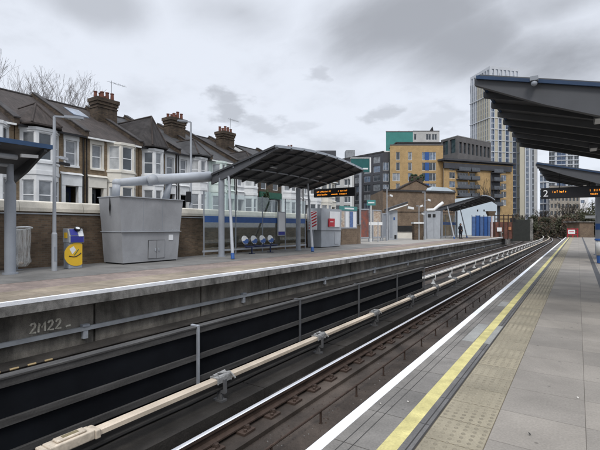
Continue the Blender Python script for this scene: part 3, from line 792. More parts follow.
# low canopy at the left border
t3 = thing('platform_canopy', 'low canopy with a blue fascia on a thick grey column at the left border', 'canopy', (-15.5, 5, 0), 'station canopies')
def lowp(k, y, dz=0): return (-16.9 + 2.5 * k, y, 3.42 + .70 * k + dz)
mb = MB(); ya, yb = -3.0, 6.95
mb.prism([lowp(0, ya), lowp(1, ya), lowp(1, ya, .08), lowp(0, ya, .08)], (0, yb - ya, 0)); mb.build('roof_sheet', canopy_mid, t3)
p = lowp(1, ya); MB().box(p[0] + .003, p[0] + .06, ya, yb + .05, p[2] - .03, p[2] + .11).build('front_fascia', M('blue fascia', (.028, .062, .13), .5, .12), t3)
mb = MB(); mb.obox(lowp(0, yb, -.02), (2.5, 0, .7), (0, .05, 0), (0, 0, .1)); mb.build('end_fascia', canopy_dark, t3)
for k in range(6):
    y = yb - .1 - 1.3 * k; mb = MB(); mb.prism([lowp(0, y, -.004), lowp(0, y, -.40), lowp(.5, y, -.34), lowp(1, y, -.12), lowp(1, y, -.004)], (0, -.09, 0)); mb.build('rib', canopy_dark, t3)
for k, zz in ((.52, -.16), (.78, -.14)):
    q = lowp(k, 0, zz - .05); MB().tube([(q[0], -2, q[2]), (q[0], 6.2, q[2])], .085 if k > .6 else .06, 10).build('service_pipe', grey_steel_light, t3, smooth=False)
q = lowp(.86, 6.9, -.26); mb = MB(); mb.obox((q[0], 6.2, q[2]), (.10, 0, 0), (0, .5, .03), (0, 0, .10)); mb.build('floodlight', white_paint, t3)
mb = MB(); mb.tube([(-15.6, 6.27, 0), (-15.6, 6.27, 2.95), (-15.6, 6.27, 3.08), (-15.6, 6.27, 3.62)], [.165, .165, .10, .10], 18); mb.build('column', grey_steel, t3)
MB().tube([(-15.6, 6.27, 0), (-15.6, 6.27, .05)], .23, 18).build('base_plate', grey_steel, t3)

# ------------------------------------------------------------------ glass screen, bench, notice under the left canopy
gx = -16.35
gs = thing('glass_screen', 'clear glass screen with a blue band behind the bench', 'glass screen', (gx, 20, 0))
for k in range(4):
    a = 15.6 + 2.45 * k; b = a + 2.40
    MB().box(gx - .006, gx + .006, a, b, .32, 3.4).build('glass_panel', clear_glass, gs)
MB().box(gx + .0065, gx + .012, 15.6, 25.35, 1.80, 2.14).build('blue_band', blue_paint, gs)
MB().box(gx - .03, gx + .03, 15.5, 25.45, .22, .315).build('bottom_rail', grey_steel_light, gs)
for k in range(5):
    y = 15.575 + 2.45 * k; MB().box(gx - .03, gx + .03, y - .023, y + .023, .317, 3.45).build('mullion', grey_steel, gs)
for k in range(5):
    y = 15.575 + 2.45 * k; MB().box(gx - .025, gx + .025, y - .03, y + .03, 0, .218).build('foot', grey_steel, gs)

bn = thing('bench', 'row of four white round backed seats on a navy frame under the left canopy', 'bench', (-15.75, 19.3, 0))
bx_ = -15.75
MB().box(bx_ - .03, bx_ + .03, 18.2, 21.1, .36, .42).build('beam', blue_dark, bn)
for y in (18.75, 20.5):
    b = MB(); b.box(bx_ - .03, bx_ + .03, y - .03, y + .03, 0, .358); b.box(bx_ - .22, bx_ + .22, y - .03, y + .03, 0, .03); b.build('leg', blue_dark, bn)
for k in range(4):
    y = 18.42 + .80 * k
    b = MB()
    ring = []
    for q in range(20):
        w_ = 2 * math.pi * q / 20; ring.append((0, y + .27 * math.cos(w_), .80 + .25 * math.sin(w_)))
    P_ = [(bx_ - .20 - (p[2] - .55) * .22, p[1], p[2]) for p in ring]
    b.prism(P_, (.035, 0, -.005)); bk = b.build('backrest', white_paint, bn)
    s = MB(); s.obox((bx_ - .225, y - .29, .75), (.006, 0, -.0), (0, .58, 0), (-.022, 0, .10)); 
    s = MB(); s.prism([(bx_ - .20 - (z - .55) * .22 + .038, y + dy, z) for dy, z in ((-.16, .60), (.16, .60), (.25, .70), (.27, .84), (.10, .86), (-.08, .76), (-.26, .74))], (.012, 0, 0)); s.build('blue_stripe', blue_paint, bk)
    s = MB()
    ring = [(bx_ + .02 + .24 * math.cos(2 * math.pi * q / 20), y + .26 * math.sin(2 * math.pi * q / 20), .43) for q in range(20)]
    s.prism(ring, (0, 0, .035)); s.build('seat', blue_dark, bn)
    s = MB(); s.box(bx_ - .20, bx_ - .16, y - .03, y + .03, .44, .62); s.build('seat_bracket', blue_dark, bn)

no = thing('timetable_board', 'tall white timetable board with a violet foot on the shelter glass', 'notice board', (-16.2, 23.2, 1))
MB().box(-16.3, -16.24, 21.95, 22.75, .98, 2.55).build('frame', galv, no); MB().box(-16.2385, -16.232, 22.0, 22.7, 1.25, 2.5).build('sheet', poster_white, no); MB().box(-16.2385, -16.23, 22.0, 22.7, 1.03, 1.245).build('foot_panel', reader_purple, no)

# ------------------------------------------------------------------ big grey vent box and its duct
vb = thing('vent_cabinet', 'large tapering grey steel cabinet under the white duct on the left platform', 'cabinet', (-16.2, 11.8, 0))
def taper_box(mb, x0, x1, y0, y1, z0, z1, spread, m=0):
    lo = [(x0, y0), (x1, y0), (x1, y1), (x0, y1)]
    hi = [(x0, y0 - spread), (x1 + spread * .45, y0 - spread), (x1 + spread * .45, y1 + spread), (x0, y1 + spread)]
    i = len(mb.v); mb.v += [(*p, z0) for p in lo] + [(*p, z1) for p in hi]
    for q in ((3, 2, 1, 0), (4, 5, 6, 7), (0, 1, 5, 4), (1, 2, 6, 5), (2, 3, 7, 6), (3, 0, 4, 7)): mb.f.append(tuple(i + k for k in q)); mb.m.append(m)
mb = MB(); taper_box(mb, -16.9, -15.55, 10.35, 13.15, .06, 1.35, .10); mb.build('lower_body', grey_cabinet, vb)
mb = MB(); taper_box(mb, -16.9, -15.50, 10.25, 13.25, 1.36, 2.78, .14); mb.build('upper_body', grey_cabinet, vb)
mb = MB(); taper_box(mb, -16.85, -15.6, 10.40, 13.1, 0, .058, 0.0); mb.build('plinth', rubber, vb)
MB().box(-16.95, -15.43, 10.22, 13.28, 1.338, 1.372).build('ledge', grey_steel_light, vb)
MB().box(-16.95, -15.38, 10.08, 13.42, 2.782, 2.815).build('lid', grey_steel_light, vb)
for k in range(2):
    y = 11.55 + .43 * k; mb = MB(); mb.obox((-15.545, y, .18), (.025, 0, 0), (0, .41, 0), (.032, 0, .78)); d = mb.build('door', grey_cabinet, vb)
    mb = MB(); mb.obox((-15.549, y - .012, .165), (.018, 0, 0), (0, .434, 0), (.032, 0, .81)); mb.build('door_seal', rubber, vb)
    MB().box(-15.50, -15.47, y + (.32 if k == 0 else .06), y + (.36 if k == 0 else .10), .5, .62).build('handle', galv, d)
for y in (11.25, 12.25):
    mb = MB(); mb.obox((-15.498, y, 1.40), (.006, 0, 0), (0, .012, 0), (.060, 0, 1.36)); mb.build('seam', grey_steel, vb)
for k in range(12):
    y = 10.42 + .24 * k; mb = MB(); mb.tube([(-15.435, y, 2.70), (-15.425, y, 2.70)], .014, 6); mb.build('bolt', galv, vb)
    mb = MB(); mb.tube([(-15.505, y, 1.43), (-15.485, y, 1.43)], .012, 6); mb.build('bolt', galv, vb)
MB().box(-15.515, -15.499, 12.62, 12.86, .95, 1.2).build('sticker', poster_white, vb)
MB().obox((-15.2 - .9, 10.12, 2.0), (.02, 0, 0), (0, -.05, .3), (0, .03, .5)).build('cable_conduit', rubber, vb)
dt = thing('ventilation_duct', 'fat pale grey duct running from the cabinet top to the arched canopy', 'duct', (-16.2, 12, 2.8))
A = Vector((-16.25, 15.9, 4.22)); J = Vector((-16.2, 12.15, 3.68)); B = Vector((-16.15, 10.45, 3.40)); Dn = Vector((-16.15, 10.42, 2.83))
MB().tube([A, J], [.27, .235], 20).build('main_tube', grey_steel_light, dt, smooth=True)
mb = MB(); mb.ball(J, .265, 16, 10); mb.tube([J + Vector((.1, -.04, 0)), J + Vector((.34, -.10, .0))], .24, 18); mb.build('elbow', grey_steel_light, dt, smooth=True)
MB().tube([J, B], [.21, .16], 16).build('branch_tube', grey_steel_light, dt, smooth=True)
mb = MB(); mb.ball(B, .18, 12, 8); mb.tube([B, Dn], .16, 14); mb.build('down_pipe', grey_steel_light, dt, smooth=True)
MB().tube([(-16.2, 13.0, 2.82), (-16.2, 13.25, 3.72)], [.17, .13], 12).build('strut', grey_steel, dt, smooth=True)

# ------------------------------------------------------------------ bin bag hoop, ticket reader, lamp posts
def binbag(loc, label, big=1.0, hoop=None):
    t = thing('bin_bag_holder', label, 'bin', loc, 'hoop bins with clear bags')
    x, y, z = loc
    mb = MB(); mb.tube([(x + (.28) * math.cos(a), y + .34 * math.sin(a), 1.50 + .05 * math.cos(a)) for a in [2 * math.pi * k / 24 for k in range(25)]], .028, 7); mb.build('hoop', hoop or white_paint, t)
    mb = MB(); n = 28; rings = []
    rr = random.Random(5)
    for j in range(9):
        f = j / 8; zz = 1.49 - f * (1.35); rad = .255 - .02 * math.sin(f * 3) + (.015 if j == 7 else 0); rad *= .55 if j == 8 else 1
        i = len(mb.v); rings.append(i)
        for q in range(n):
            a = 2 * math.pi * q / n; r_ = rad * (1 + .07 * math.sin(q * 5 + j) * min(1, f * 3) + rr.uniform(-.04, .04) * f)
            mb.v.append((x + r_ * math.cos(a), y + r_ * 1.2 * math.sin(a), zz))
    for j in range(8):
        for q in range(n): mb.f.append((rings[j] + q, rings[j] + (q + 1) % n, rings[j + 1] + (q + 1) % n, rings[j + 1] + q)); mb.m.append(0)
    mb.f.append(tuple(rings[8] + q for q in range(n))); mb.m.append(0)
    mb.build('bag', bag_mat, t, smooth=True)
    mb = MB()
    for k in range(7):
        mb.ball((x + rr.uniform(-.09, .09), y + rr.uniform(-.1, .1), .17 + rr.uniform(0, .10)), rr.uniform(.035, .06), 7, 5)
    mb.build('rubbish', poster_pale, t)
    mb = MB(); mb.tube([(x - .30, y, 0), (x - .30, y, 1.5)], .025, 8); mb.box(x - .42, x - .14, y - .12, y + .12, 0, .02); mb.build('post', grey_steel, t)
p_ = G(26.5, 14.7); binbag((-16.55, 7.0, 0), 'clear rubbish bag hanging from a white hoop against the brown wall')
tv = thing('card_reader', 'yellow and blue card reader post beside the grey vent cabinet', 'card reader', (-15.7, 8.75, 0))
x, y = -15.75, 8.75
mb = MB(); mb.box(x - .16, x + .16, y - .17, y + .20, 0, .80); bevel(mb.build('body', grey_steel, tv), .02)
ring = []
for q in range(24):
    a = 2 * math.pi * q / 24; ring.append((x + .1605, y + .00 + min(.195, max(-.29, .345 * math.cos(a) + .045)), max(.03, min(.80, .44 + .36 * math.sin(a)))))
mb = MB(); mb.prism(ring, (.012, 0, 0)); mb.build('yellow_disc', yellow_panel, tv)
mb = MB(); mb.prism([(x + .173, y - .16, .62), (x + .173, y - .05, .70), (x + .173, y + .02, .58), (x + .173, y - .08, .45)], (.003, 0, 0)); mb.build('white_mark', white_paint, tv)
mb = MB(); mb.tube([(x + .176, y - .17 + .33 * k / 10, .40 - .10 * math.sin(math.pi * (k / 10) * .8) + .14 * (k / 10)) for k in range(11)], .014, 5); mb.build('black_curve', black_paint, tv)
mb = MB(); mb.tube([(x + .176, y - .03, .42), (x + .176, y + .09, .60)], .010, 5); mb.build('green_stroke', green_fascia, tv)
mb = MB(); mb.prism([(x - .17, y - .18, .805), (x + .20, y - .18, .805), (x + .20, y - .18, 1.02), (x + .10, y - .18, 1.24), (x - .17, y - .18, 1.24)], (0, .42, 0)); bevel(mb.build('head', grey_steel_light, tv), .015)
mb = MB(); mb.box(x + .2005, x + .208, y - .14, y + .22, .82, 1.01); mb.build('violet_panel', reader_purple, tv)
mb = MB(); mb.obox((x + .205, y - .14, 1.035), (.006, 0, .003), (0, .20, 0), (-.085, 0, .187)); mb.build('instruction_panel', reader_purple, tv)
mb = MB(); mb.obox((x + .205, y + .08, 1.0), (.012, 0, .004), (0, .13, 0), (-.075, 0, .165)); mb.build('screen', poster_white, tv)
mb = MB(); mb.tube([(x + .13, y + .07, 1.21), (x + .17, y + .07, 1.255)], .085, 16); mb.build('touch_pad', black_paint, tv)
MB().tube([(x + .171, y + .07, 1.257), (x + .175, y + .07, 1.262)], .055, 16).build('pad_ring', white_paint, tv)
MB().box(x - .05, x + .1, y - .205, y - .181, .95, 1.12).build('side_sticker', yellow_panel, tv)
tv.scale = (1.2, 1.35, 1.2); tv.location = (-15.75, 8.42, 0)

def lamp_post(loc, h, label, arm, r=.07, cams=False, group='lamp posts', base_h=1.3):
    t = thing('lamp_post', label, 'lamp post', loc, group); x, y, z = loc
    mb = MB(); mb.tube([(x, y, z), (x, y, z + base_h), (x, y, z + base_h + .06), (x, y, z + h)], [r * 1.45, r * 1.45, r, r * .8], 12); mb.build('pole', grey_steel_light, t, smooth=False)
    ax, ay = arm
    mb = MB(); mb.obox((x - .03, y - .03, z + h - .06), (.06, 0, 0), (0, .06, 0), (0, 0, .1))
    L = math.hypot(ax, ay); e = Vector((ax / L, ay / L, 0)); n_ = Vector((-e.y, e.x, 0))
    mb.obox(Vector((x, y, z + h)) - n_ * .035, e * (L * .35), n_ * .07, Vector((0, 0, .06))); ar = mb.build('arm', grey_steel, t)
    mb = MB(); o = Vector((x, y, z + h - .01)) + e * L * .35
    mb.prism([o - n_ * .14, o + n_ * .14, o + e * L * .65 + n_ * .10, o + e * L * .65 - n_ * .10], (0, 0, .085)); hd = mb.build('lamp_head', grey_steel, t)
    mb = MB(); mb.obox(o + e * .1 - n_ * .09 + Vector((0, 0, -.012)), e * (L * .65 - .2), n_ * .18, (0, 0, .009)); mb.build('lens', lamp_glass, hd)
    if cams:
        for dz, dy in ((-1.42, .25), (-1.62, .32)):
            mb = MB(); mb.tube([(x, y, z + h + dz), (x + .05, y + .2, z + h + dz)], .025, 6); mb.obox((x - .02, y + .16, z + h + dz - .04), (.12, 0, 0), (.05, dy, -.04), (0, 0, .10)); mb.build('security_camera', galv if dy < .3 else black_paint, t)
    mb = MB(); mb.box(x + r * 1.4, x + r * 1.55, y - .05, y + .05, z + .35, z + .85); mb.build('access_door', grey_steel, t)
    return t
lamp_post((-15.5, 7.62, 0), 5.45, 'slim grey platform lamp post with cameras beside the low canopy at left', (.55, .75), .062, True)
sl = lamp_post((-20.2, 18.15, 1.68), 6.4, 'tall street lamp standing before the white houses beside the arched canopy', (-.35, -.75), .075, False)
mb = MB(); mb.box(-20.32, -20.06, 17.85, 18.05, 3.1, 3.75); mb.build('control_box', black_paint, sl)

# ------------------------------------------------------------------ striped kiosk, notice boards, posters, totem (middle distance on left platform)
kx = -15.9
k_ = thing('help_kiosk', 'grey steel kiosk with a red notice and a striped warning panel on its end', 'kiosk', (kx, 28.3, 0))
mb = MB(); taper_box(mb, -17.1, kx, 26.9, 29.9, .05, 1.30, .05); mb.build('lower_body', grey_steel_light, k_)
mb = MB(); taper_box(mb, -17.1, kx + .03, 26.85, 29.95, 1.33, 2.95, .06); mb.build('upper_body', grey_steel_light, k_)
MB().box(-17.1, kx + .1, 26.75, 30.05, 1.30, 1.33).build('ledge', grey_steel, k_)
MB().box(-17.1, kx - .05, 26.95, 29.85, 0, .048).build('plinth', rubber, k_)
MB().obox((kx + .06, 28.0, 1.55), (.03, 0, 0), (0, 1.6, 0), (.025, 0, 1.2)).build('white_notice', poster_white, k_)
MB().obox((kx + .07, 27.8, 1.58), (.045, 0, 0), (0, .95, 0), (.015, 0, .62)).build('red_notice', red_paint, k_)
MB().obox((kx + .122, 28.0, 1.92), (.008, 0, 0), (0, .5, 0), (.004, 0, .06)).build('notice_line', poster_white, k_)
MB().obox((kx + .01, 28.9, .2), (.03, 0, 0), (0, .65, 0), (.02, 0, .95)).build('door', grey_steel_light, k_)
mb = MB(); z0 = .9
ws = thing('warning_panel', 'upright panel of red and white diagonal stripes beside the raking pole', 'warning panel', (kx, 26.4, 0))
MB().box(-16.75, -16.05, 26.50, 26.53, 1.35, 2.75).build('board', poster_white, ws)
mb = MB()
for k in range(6):
    zz = 1.40 + k * .22; mb.prism([(-16.74, 26.497, zz), (-16.06, 26.497, zz + .30) if zz + .30 < 2.74 else (-16.06, 26.497, 2.74), (-16.06, 26.497, min(2.745, zz + .41)), (-16.74, 26.497, zz + .11)], (0, -.004, 0))
mb.build('stripes', red_paint, ws)
MB().box(-16.44, -16.36, 26.531, 26.58, 0, 2.75).build('post', grey_steel, ws)
# low brick wall under the notice boards, closing the end of the street
lw = thing('boundary_wall', 'short brick wall carrying the notice boards at the end of the street', 'wall', (-17.4, 35, 0))
MB().box(-24, -17.0, 34.52, 36.0, 0, 1.7).build('brickwork', brick_far, lw)
MB().box(-24, -16.95, 34.51, 36.05, 1.702, 1.80).build('coping', conc_coping, lw)
nb = thing('notice_board', 'triple poster board with a teal header above the short brick wall', 'notice board', (-16.9, 33.5, 0))
P0 = Vector((*G(339.5, 36.5), 0)); P1 = Vector((*G(356.5, 38.2), 0)); e = (P1 - P0).normalized(); n_ = Vector((e.y, -e.x, 0)); LL = (P1 - P0).length
def pan(u0, u1, z0, z1, d0, d1, name, m, par): 
    mb = MB(); mb.obox(P0 + e * u0 + n_ * d0 + Vector((0, 0, z0)), e * (u1 - u0), n_ * (d1 - d0), (0, 0, z1 - z0)); return mb.build(name, m, par)
pan(0, LL, 1.42, 3.0, 0, .06, 'backing', galv, nb); pan(0, LL, 3.0, 3.38, -.01, .09, 'teal_header', teal_sign, nb)
for q, m in ((.05, poster_pale), (.30, poster_white), (.55, poster_blue), (.75, poster_white)):
    pan(LL * q + .03, LL * q + LL * .2, 1.52, 2.92, .061, .068, 'poster', m, nb)
pan(0, LL, 0, 1.415, -.35, .03, 'brick_base', brick_far, nb)
pan(.6, LL - .5, 3.12, 3.26, .0905, .094, 'white_lettering', poster_white, nb)

def poster_stand(pxa, pxb, d, ztop, pm, label):
    P0 = Vector((*G(pxa, d), 0)); P1 = Vector((*G(pxb, d * 1.02), 0)); e = (P1 - P0).normalized(); n_ = Vector((e.y, -e.x, 0)); L = (P1 - P0).length; up = Vector((0, 0, 1))
    t = thing('poster_stand', label, 'poster stand', tuple(P0), 'poster stands on the left platform')
    b = MB(); 
    for u in (0, L - .09): b.obox(P0 + e * u, e * .09, n_ * -.12, up * ztop)
    b.obox(P0 + e * .092 + up * (ztop - .12), e * (L - .184), n_ * -.12, up * .12); b.obox(P0 + e * .092 + up * .35, e * (L - .184), n_ * -.12, up * .14); b.build('frame', galv, t)
    b = MB(); b.obox(P0 + e * .094 + up * .495 - n_ * .08, e * (L - .19), n_ * .03, up * (ztop - .62)); b.build('poster', pm, t)
    return t
poster_stand(360.5, 369.5, 43.5, 3.45, poster_red, 'steel poster stand with an orange and red poster beside the teal totem')
poster_stand(373, 381.5, 46.0, 3.45, poster_pale, 'steel poster stand with a pale figure poster between totem and lamp post')
poster_stand(383, 387, 47.0, 3.1, grey_steel, 'narrow blank steel stand close to the thin lamp post')
tt = thing('station_totem', 'teal name sign on a white post between the poster stands', 'sign', (*G(371, 43.0), 0))
x, y = G(371, 43.0); MB().tube([(x, y, 0), (x, y, 3.75)], .065, 10).build('post', white_paint, tt)
d_ = Vector((C, S, 0)); nn = Vector((S, -C, 0))
def fr(o, u0, u1, w0, w1, z0, z1): return MB().obox(Vector((o[0], o[1], z0)) + d_ * u0 + nn * w0, d_ * (u1 - u0), nn * (w1 - w0), (0, 0, z1 - z0))
fr((x, y), -.42, .46, -.05, .05, 3.76, 4.32).build('sign_panel', teal_sign, tt); fr((x, y), -.3, .34, .0505, .056, 3.97, 4.10).build('lettering', white_paint, tt)
hs = thing('direction_sign', 'small white direction board with arms between the poster stands', 'sign', (*G(376, 42.6), 0))
x, y = G(378, 43.5); fr((x, y), -.95, .45, -.03, .03, 1.75, 2.05).build('arm', white_paint, hs); MB().tube([(x, y, 0), (x, y, 2.2)], .05, 8).build('post', galv, hs)

def slim_post(px, d, h, label, cams=0, r=.07):
    x, y = G(px, d); t = thing('lamp_post', label, 'lamp post', (x, y, 0), 'lamp posts')
    MB().tube([(x, y, 0), (x, y, 1.2), (x, y, 1.25), (x, y, h)], [r * 1.35, r * 1.35, r, r * .8], 10).build('pole', grey_steel_light, t)
    for k in range(cams):
        sgn = 1 if k % 2 == 0 else -1; z = h - 1.0 - .7 * k
        fr((x, y), sgn * .05, sgn * .45, -.03, .03, z, z + .05).build('camera_arm', galv, t)
        b = MB(); o = Vector((x, y, z + .0)) + d_ * sgn * .3; b.obox(o, d_ * sgn * .30 + Vector((0, 0, -.1)), nn * .2, (0, 0, .2)); b.build('security_camera', white_paint, t)
    fr((x, y), -.35, .0, -.06, .06, h - .04, h + .06).build('lamp_head', grey_steel, t)
    return t
slim_post(387, 47, 6.0, 'thin grey post with a white camera beside the blue grey lift box', 1)
slim_post(425, 50, 5.7, 'thin grey post with white cameras beside the round topped booth', 2)
slim_post(419, 51, 4.1, 'short white post with a lamp above the brick pier', 1, .055)

# lift box, small canopy, brick pier, booth
def pbox(pxa, pxb, d, depth, z0, z1, mb=None):
    mb = mb or MB(); a = Vector((*G(pxa, d), 0)); b = Vector((*G(pxb, d), 0)); mb.obox(a + Vector((0, 0, z0)), b - a, Vector((-S, C, 0)) * depth, (0, 0, z1 - z0)); return mb
lb = thing('lift_box', 'blue grey steel box with a small slanting roof beside the thin post', 'cabinet', (*G(392, 50), 0))
pbox(389, 397.5, 50, 2.0, 0, 3.55).build('body', grey_steel_light, lb); pbox(390, 392.5, 49.97, .03, .3, 3.2).build('door', grey_steel, lb)
pbox(394.5, 396.5, 49.96, .035, .15, .6).build('grille', rubber, lb); pbox(393.5, 395, 49.96, .03, 2.4, 2.7).build('sticker', blue_paint, lb)
mb = MB(); a = Vector((*G(388.5, 49.6), 3.55)); b = Vector((*G(408, 49.6), 4.35)); mb.obox(a, b - a, Vector((-S, C, 0)) * 2.6, (0, 0, .22)); lr = mb.build('roof', canopy_dark, lb)
mb = MB(); a = Vector((*G(408.05, 49.6), 3.75)); b = Vector((*G(414, 49.6), 3.62)); mb.obox(a, b - a, Vector((-S, C, 0)) * .5, (0, 0, .25)); mb.build('lamp', white_paint, lr)
mb = MB(); a = Vector((*G(389.5, 49.55), 3.45)); b = Vector((*G(408, 49.55), 4.15)); mb.obox(a, b - a, Vector((-S, C, 0)) * .06, (0, 0, .12)); mb.build('roof_edge', white_paint, lr)
bp = thing('brick_pier', 'brown brick pier with a white cap before the tan station wall', 'pier', (*G(419, 51), 0))
pbox(414.5, 423.5, 51, 1.1, 0, 1.95).build('brickwork', brick_wall, bp); pbox(413.8, 424.2, 50.9, 1.3, 1.952, 2.14).build('cap', white_paint, bp)
lw2 = thing('low_wall', 'low pale wall between the lift box and the brick pier', 'wall', (*G(405, 58), 0))
pbox(396, 414, 58, .3, 0, .82).build('render', house_cream, lw2); pbox(395.8, 414.2, 57.95, .4, .822, .9).build('coping', conc_coping, lw2)
bt = thing('platform_booth', 'grey upright booth with two dark vents at the low end of the far shelter', 'booth', (*G(433, 55), 0))
mb = MB(); a = Vector((*G(427.5, 55), 0)); b = Vector((*G(440, 55), 0)); bk_ = Vector((-S, C, 0)) * 1.6
mb.prism([a, b, b + Vector((0, 0, 3.65)) + (b - a) * .05, a + Vector((0, 0, 3.65)) - (b - a) * .05], bk_); mb.build('body', grey_steel_light, bt)
pbox(428.2, 431, 54.9, .095, 2.85, 3.25).build('vent', rubber, bt); pbox(433, 435.6, 54.9, .095, 2.85, 3.25).build('vent', rubber, bt); pbox(433.8, 434.2, 54.97, .025, .2, 2.7).build('seam', grey_steel, bt)
mb = MB(); mb.tube([Vector((*G(427, 55), 3.75)), Vector((*G(434, 55), 3.8)), Vector((*G(438, 55), 4.25)), Vector((*G(443, 55), 4.75))], .2, 12); mb.build('duct', white_paint, bt, smooth=True)

# far shelter: same family of canopy, further along
fs, PF = canopy('platform_canopy', 'far dark canopy tapering upward over the standing person on the left platform', 'station canopies', -10.2, -16.0, 57.0, 67.0, 5.5, 4.0, .2, 7,
                [(-15.2, 57.3, .15), (-15.2, 65.5, .15)], [(-13.4, 56.4, -14.4, 57.1, .09), (-13.4, 63.8, -14.4, 64.2, .09)], blue=False, endbeam=.45)
g2 = thing('glass_screen', 'glass screen with a blue band under the far left canopy', 'glass screen', (-15.5, 62, 0))
for k in range(3): MB().box(-15.506, -15.494, 57.4 + 3.1 * k, 60.4 + 3.1 * k, .3, 3.3).build('glass_panel', clear_glass, g2)
MB().box(-15.493, -15.487, 57.4, 66.6, 1.85, 2.25).build('blue_band', blue_paint, g2)
MB().box(-15.53, -15.47, 57.35, 66.65, .2, .298).build('bottom_rail', grey_steel_light, g2)
for k in range(4): MB().box(-15.53, -15.47, 57.32 + 3.1 * k, 57.38 + 3.1 * k, 0, 3.3).build('mullion', grey_steel, g2)

# ------------------------------------------------------------------ departure boards
def glyph_row(mb, o, e, up, nrm, u0, u1, v0, v1, rnd):
    """a row of small illegible dot-matrix letters"""
    u = u0
    while u < u1:
        w_ = rnd.uniform(.03, .055)
        if rnd.random() < .12: u += w_ * .6; continue
        for a, b, c, d in rnd.choice([[(0, .2, 0, 1), (.2, 1, .4, .62), (.8, 1, 0, .4)], [(0, .22, 0, .62), (.22, 1, 0, .2), (.78, 1, .2, .62), (.22, .78, .45, .62)], [(.4, .65, 0, 1)], [(0, .2, 0, .65), (.8, 1, 0, .65), (.2, .8, .48, .65)], [(0, 1, .8, 1), (.4, .62, 0, .8)]]):
            mb.obox(o + e * (u + a * w_) + up * (v0 + c * (v1 - v0)) + nrm * .004, e * ((b - a) * w_), up * ((d - c) * (v1 - v0)), nrm * .004)
        u += w_ + .017
def board(label, o, L, H, rows, digit, hang, scale=1.0):
    e = Vector((1, 0, 0)); up = Vector((0, 0, 1)); nrm = Vector((0, -1, 0)); o = Vector(o)
    t = thing('departure_board', label, 'departure board', tuple(o), 'hanging departure boards')
    mb = MB(); mb.obox(o - up * .04 + Vector((0, .002, 0)) - e * .05, e * (L + .1), -nrm * .24, up * (H + .08)); bevel(mb.build('case', black_paint, t), .015)
    rnd = random.Random(int(L * 100) + len(rows))
    for (u0, u1, v0, v1) in rows: mb = MB(); glyph_row(mb, o, e, up, nrm, u0, u1, v0, v1, rnd); mb.build('led_text', orange_led, t)
    for (x, zt) in hang: MB().tube([(x, o.y + .12, o.z + H + .03), (x, o.y + .12, zt)], .02, 6).build('hanger', black_paint, t)
    if digit:
        cu = bpy.data.curves.new('number', 'FONT'); cu.body = digit; cu.size = H * 1.05; cu.extrude = .003
        tmp = bpy.data.objects.new('tmp', cu); COL.objects.link(tmp)
        dg = bpy.context.evaluated_depsgraph_get(); me = bpy.data.meshes.new_from_object(tmp.evaluated_get(dg)); bpy.data.objects.remove(tmp)
        me.materials.clear(); me.materials.append(white_lit)
        no = bpy.data.objects.new('number', me); COL.objects.link(no); no.parent = t; no.rotation_euler = (R(90), 0, 0); no.location = (.04, -.006, H * .13)
    return t
board('hanging black board reading 2 with orange text over the right platform', (-1.42, 22.9, 2.93), 2.62, .42,
      [(.42, .95, .22, .31), (1.86, 1.90, .22, .31), (2.0, 2.55, .22, .31), (1.88, 2.2, .06, .14), (2.3, 2.6, .06, .14)], '2', [(-.72, 4.22), (.42, 3.95)])
board('black departure board with four orange text groups at the end of the arched canopy', (-15.9, 25.9, 3.72), 3.2, .52,
      [(.22, 1.35, .30, .39), (.2, 1.05, .09, .18), (1.95, 2.0, .30, .39), (2.1, 2.65, .30, .39), (1.4, 1.85, .09, .18), (2.05, 2.6, .09, .18)], None, [(-15.3, 4.35), (-13.2, 4.9)])

# ------------------------------------------------------------------ things at the right border and the far end of the right platform
rc = thing('platform_column', 'grey column with a blue collar and a white lamp bracket at the right border', 'column', (.86, 25.4, 0))
MB().tube([(.86, 25.4, 0), (.86, 25.4, 3.75)], .13, 14).build('shaft', grey_steel, rc); MB().tube([(.86, 25.4, 1.42), (.86, 25.4, 1.72)], .145, 14).build('collar', blue_paint, rc)
mb = MB(); mb.obox((.30, 25.3, 1.98), (.42, 0, 0), (0, .2, 0), (0, 0, .14)); mb.obox((.70, 25.38, 2.08), (.12, 0, .18), (0, .05, 0), (0, 0, .05)); mb.build('lamp_bracket', white_paint, rc)
bb = thing('bin_bag_holder', 'hoop bin with a clear bag and blue lid beside the column at the right border', 'bin', (.74, 21.9, 0), 'hoop bins with clear bags')
bx2, by2 = .80, 21.9
MB().tube([(bx2, by2, .35), (bx2, by2, 1.0)], [.15, .19], 14).build('bag', plastic_bag, bb, smooth=True); MB().tube([(bx2, by2, .98), (bx2, by2, 1.05)], .22, 14).build('hoop', blue_paint, bb); MB().tube([(bx2, by2, .02), (bx2, by2, .34)], [.13, .14], 12).build('foot', blue_paint, bb); MB().tube([(bx2 + .2, by2 + .1, 0), (bx2 + .2, by2 + .1, 1.0)], .03, 8).build('post', grey_steel, bb)
eh = thing('end_hut', 'low brown brick hut with a pale roof slab at the end of the right platform', 'hut', (*G(586, 62.5), 0))
pbox(579.5, 594, 62.5, 3, 0, 2.25).build('wall', brick_far, eh); pbox(577.5, 595, 62.3, 3.4, 2.252, 2.42).build('roof', conc_coping, eh)
eb = thing('end_barrier', 'red barrier with a white notice beside the end hut', 'barrier', (*G(573, 62.0), 0))
for p in (567.5, 572.5, 577.5): pbox(p, p + .8, 62, .1, 0, 1.35).build('post', red_paint, eb)
for z in (.35, .75, 1.2): pbox(568.4, 577.4, 62.02, .06, z, z + .1).build('rail', red_paint, eb)
b_ = pbox(568, 575, 61.93, .03, .55, 1.15).build('notice', poster_white, eb); pbox(569, 574, 61.92, .008, .8, .9).build('notice_text', red_paint, b_)

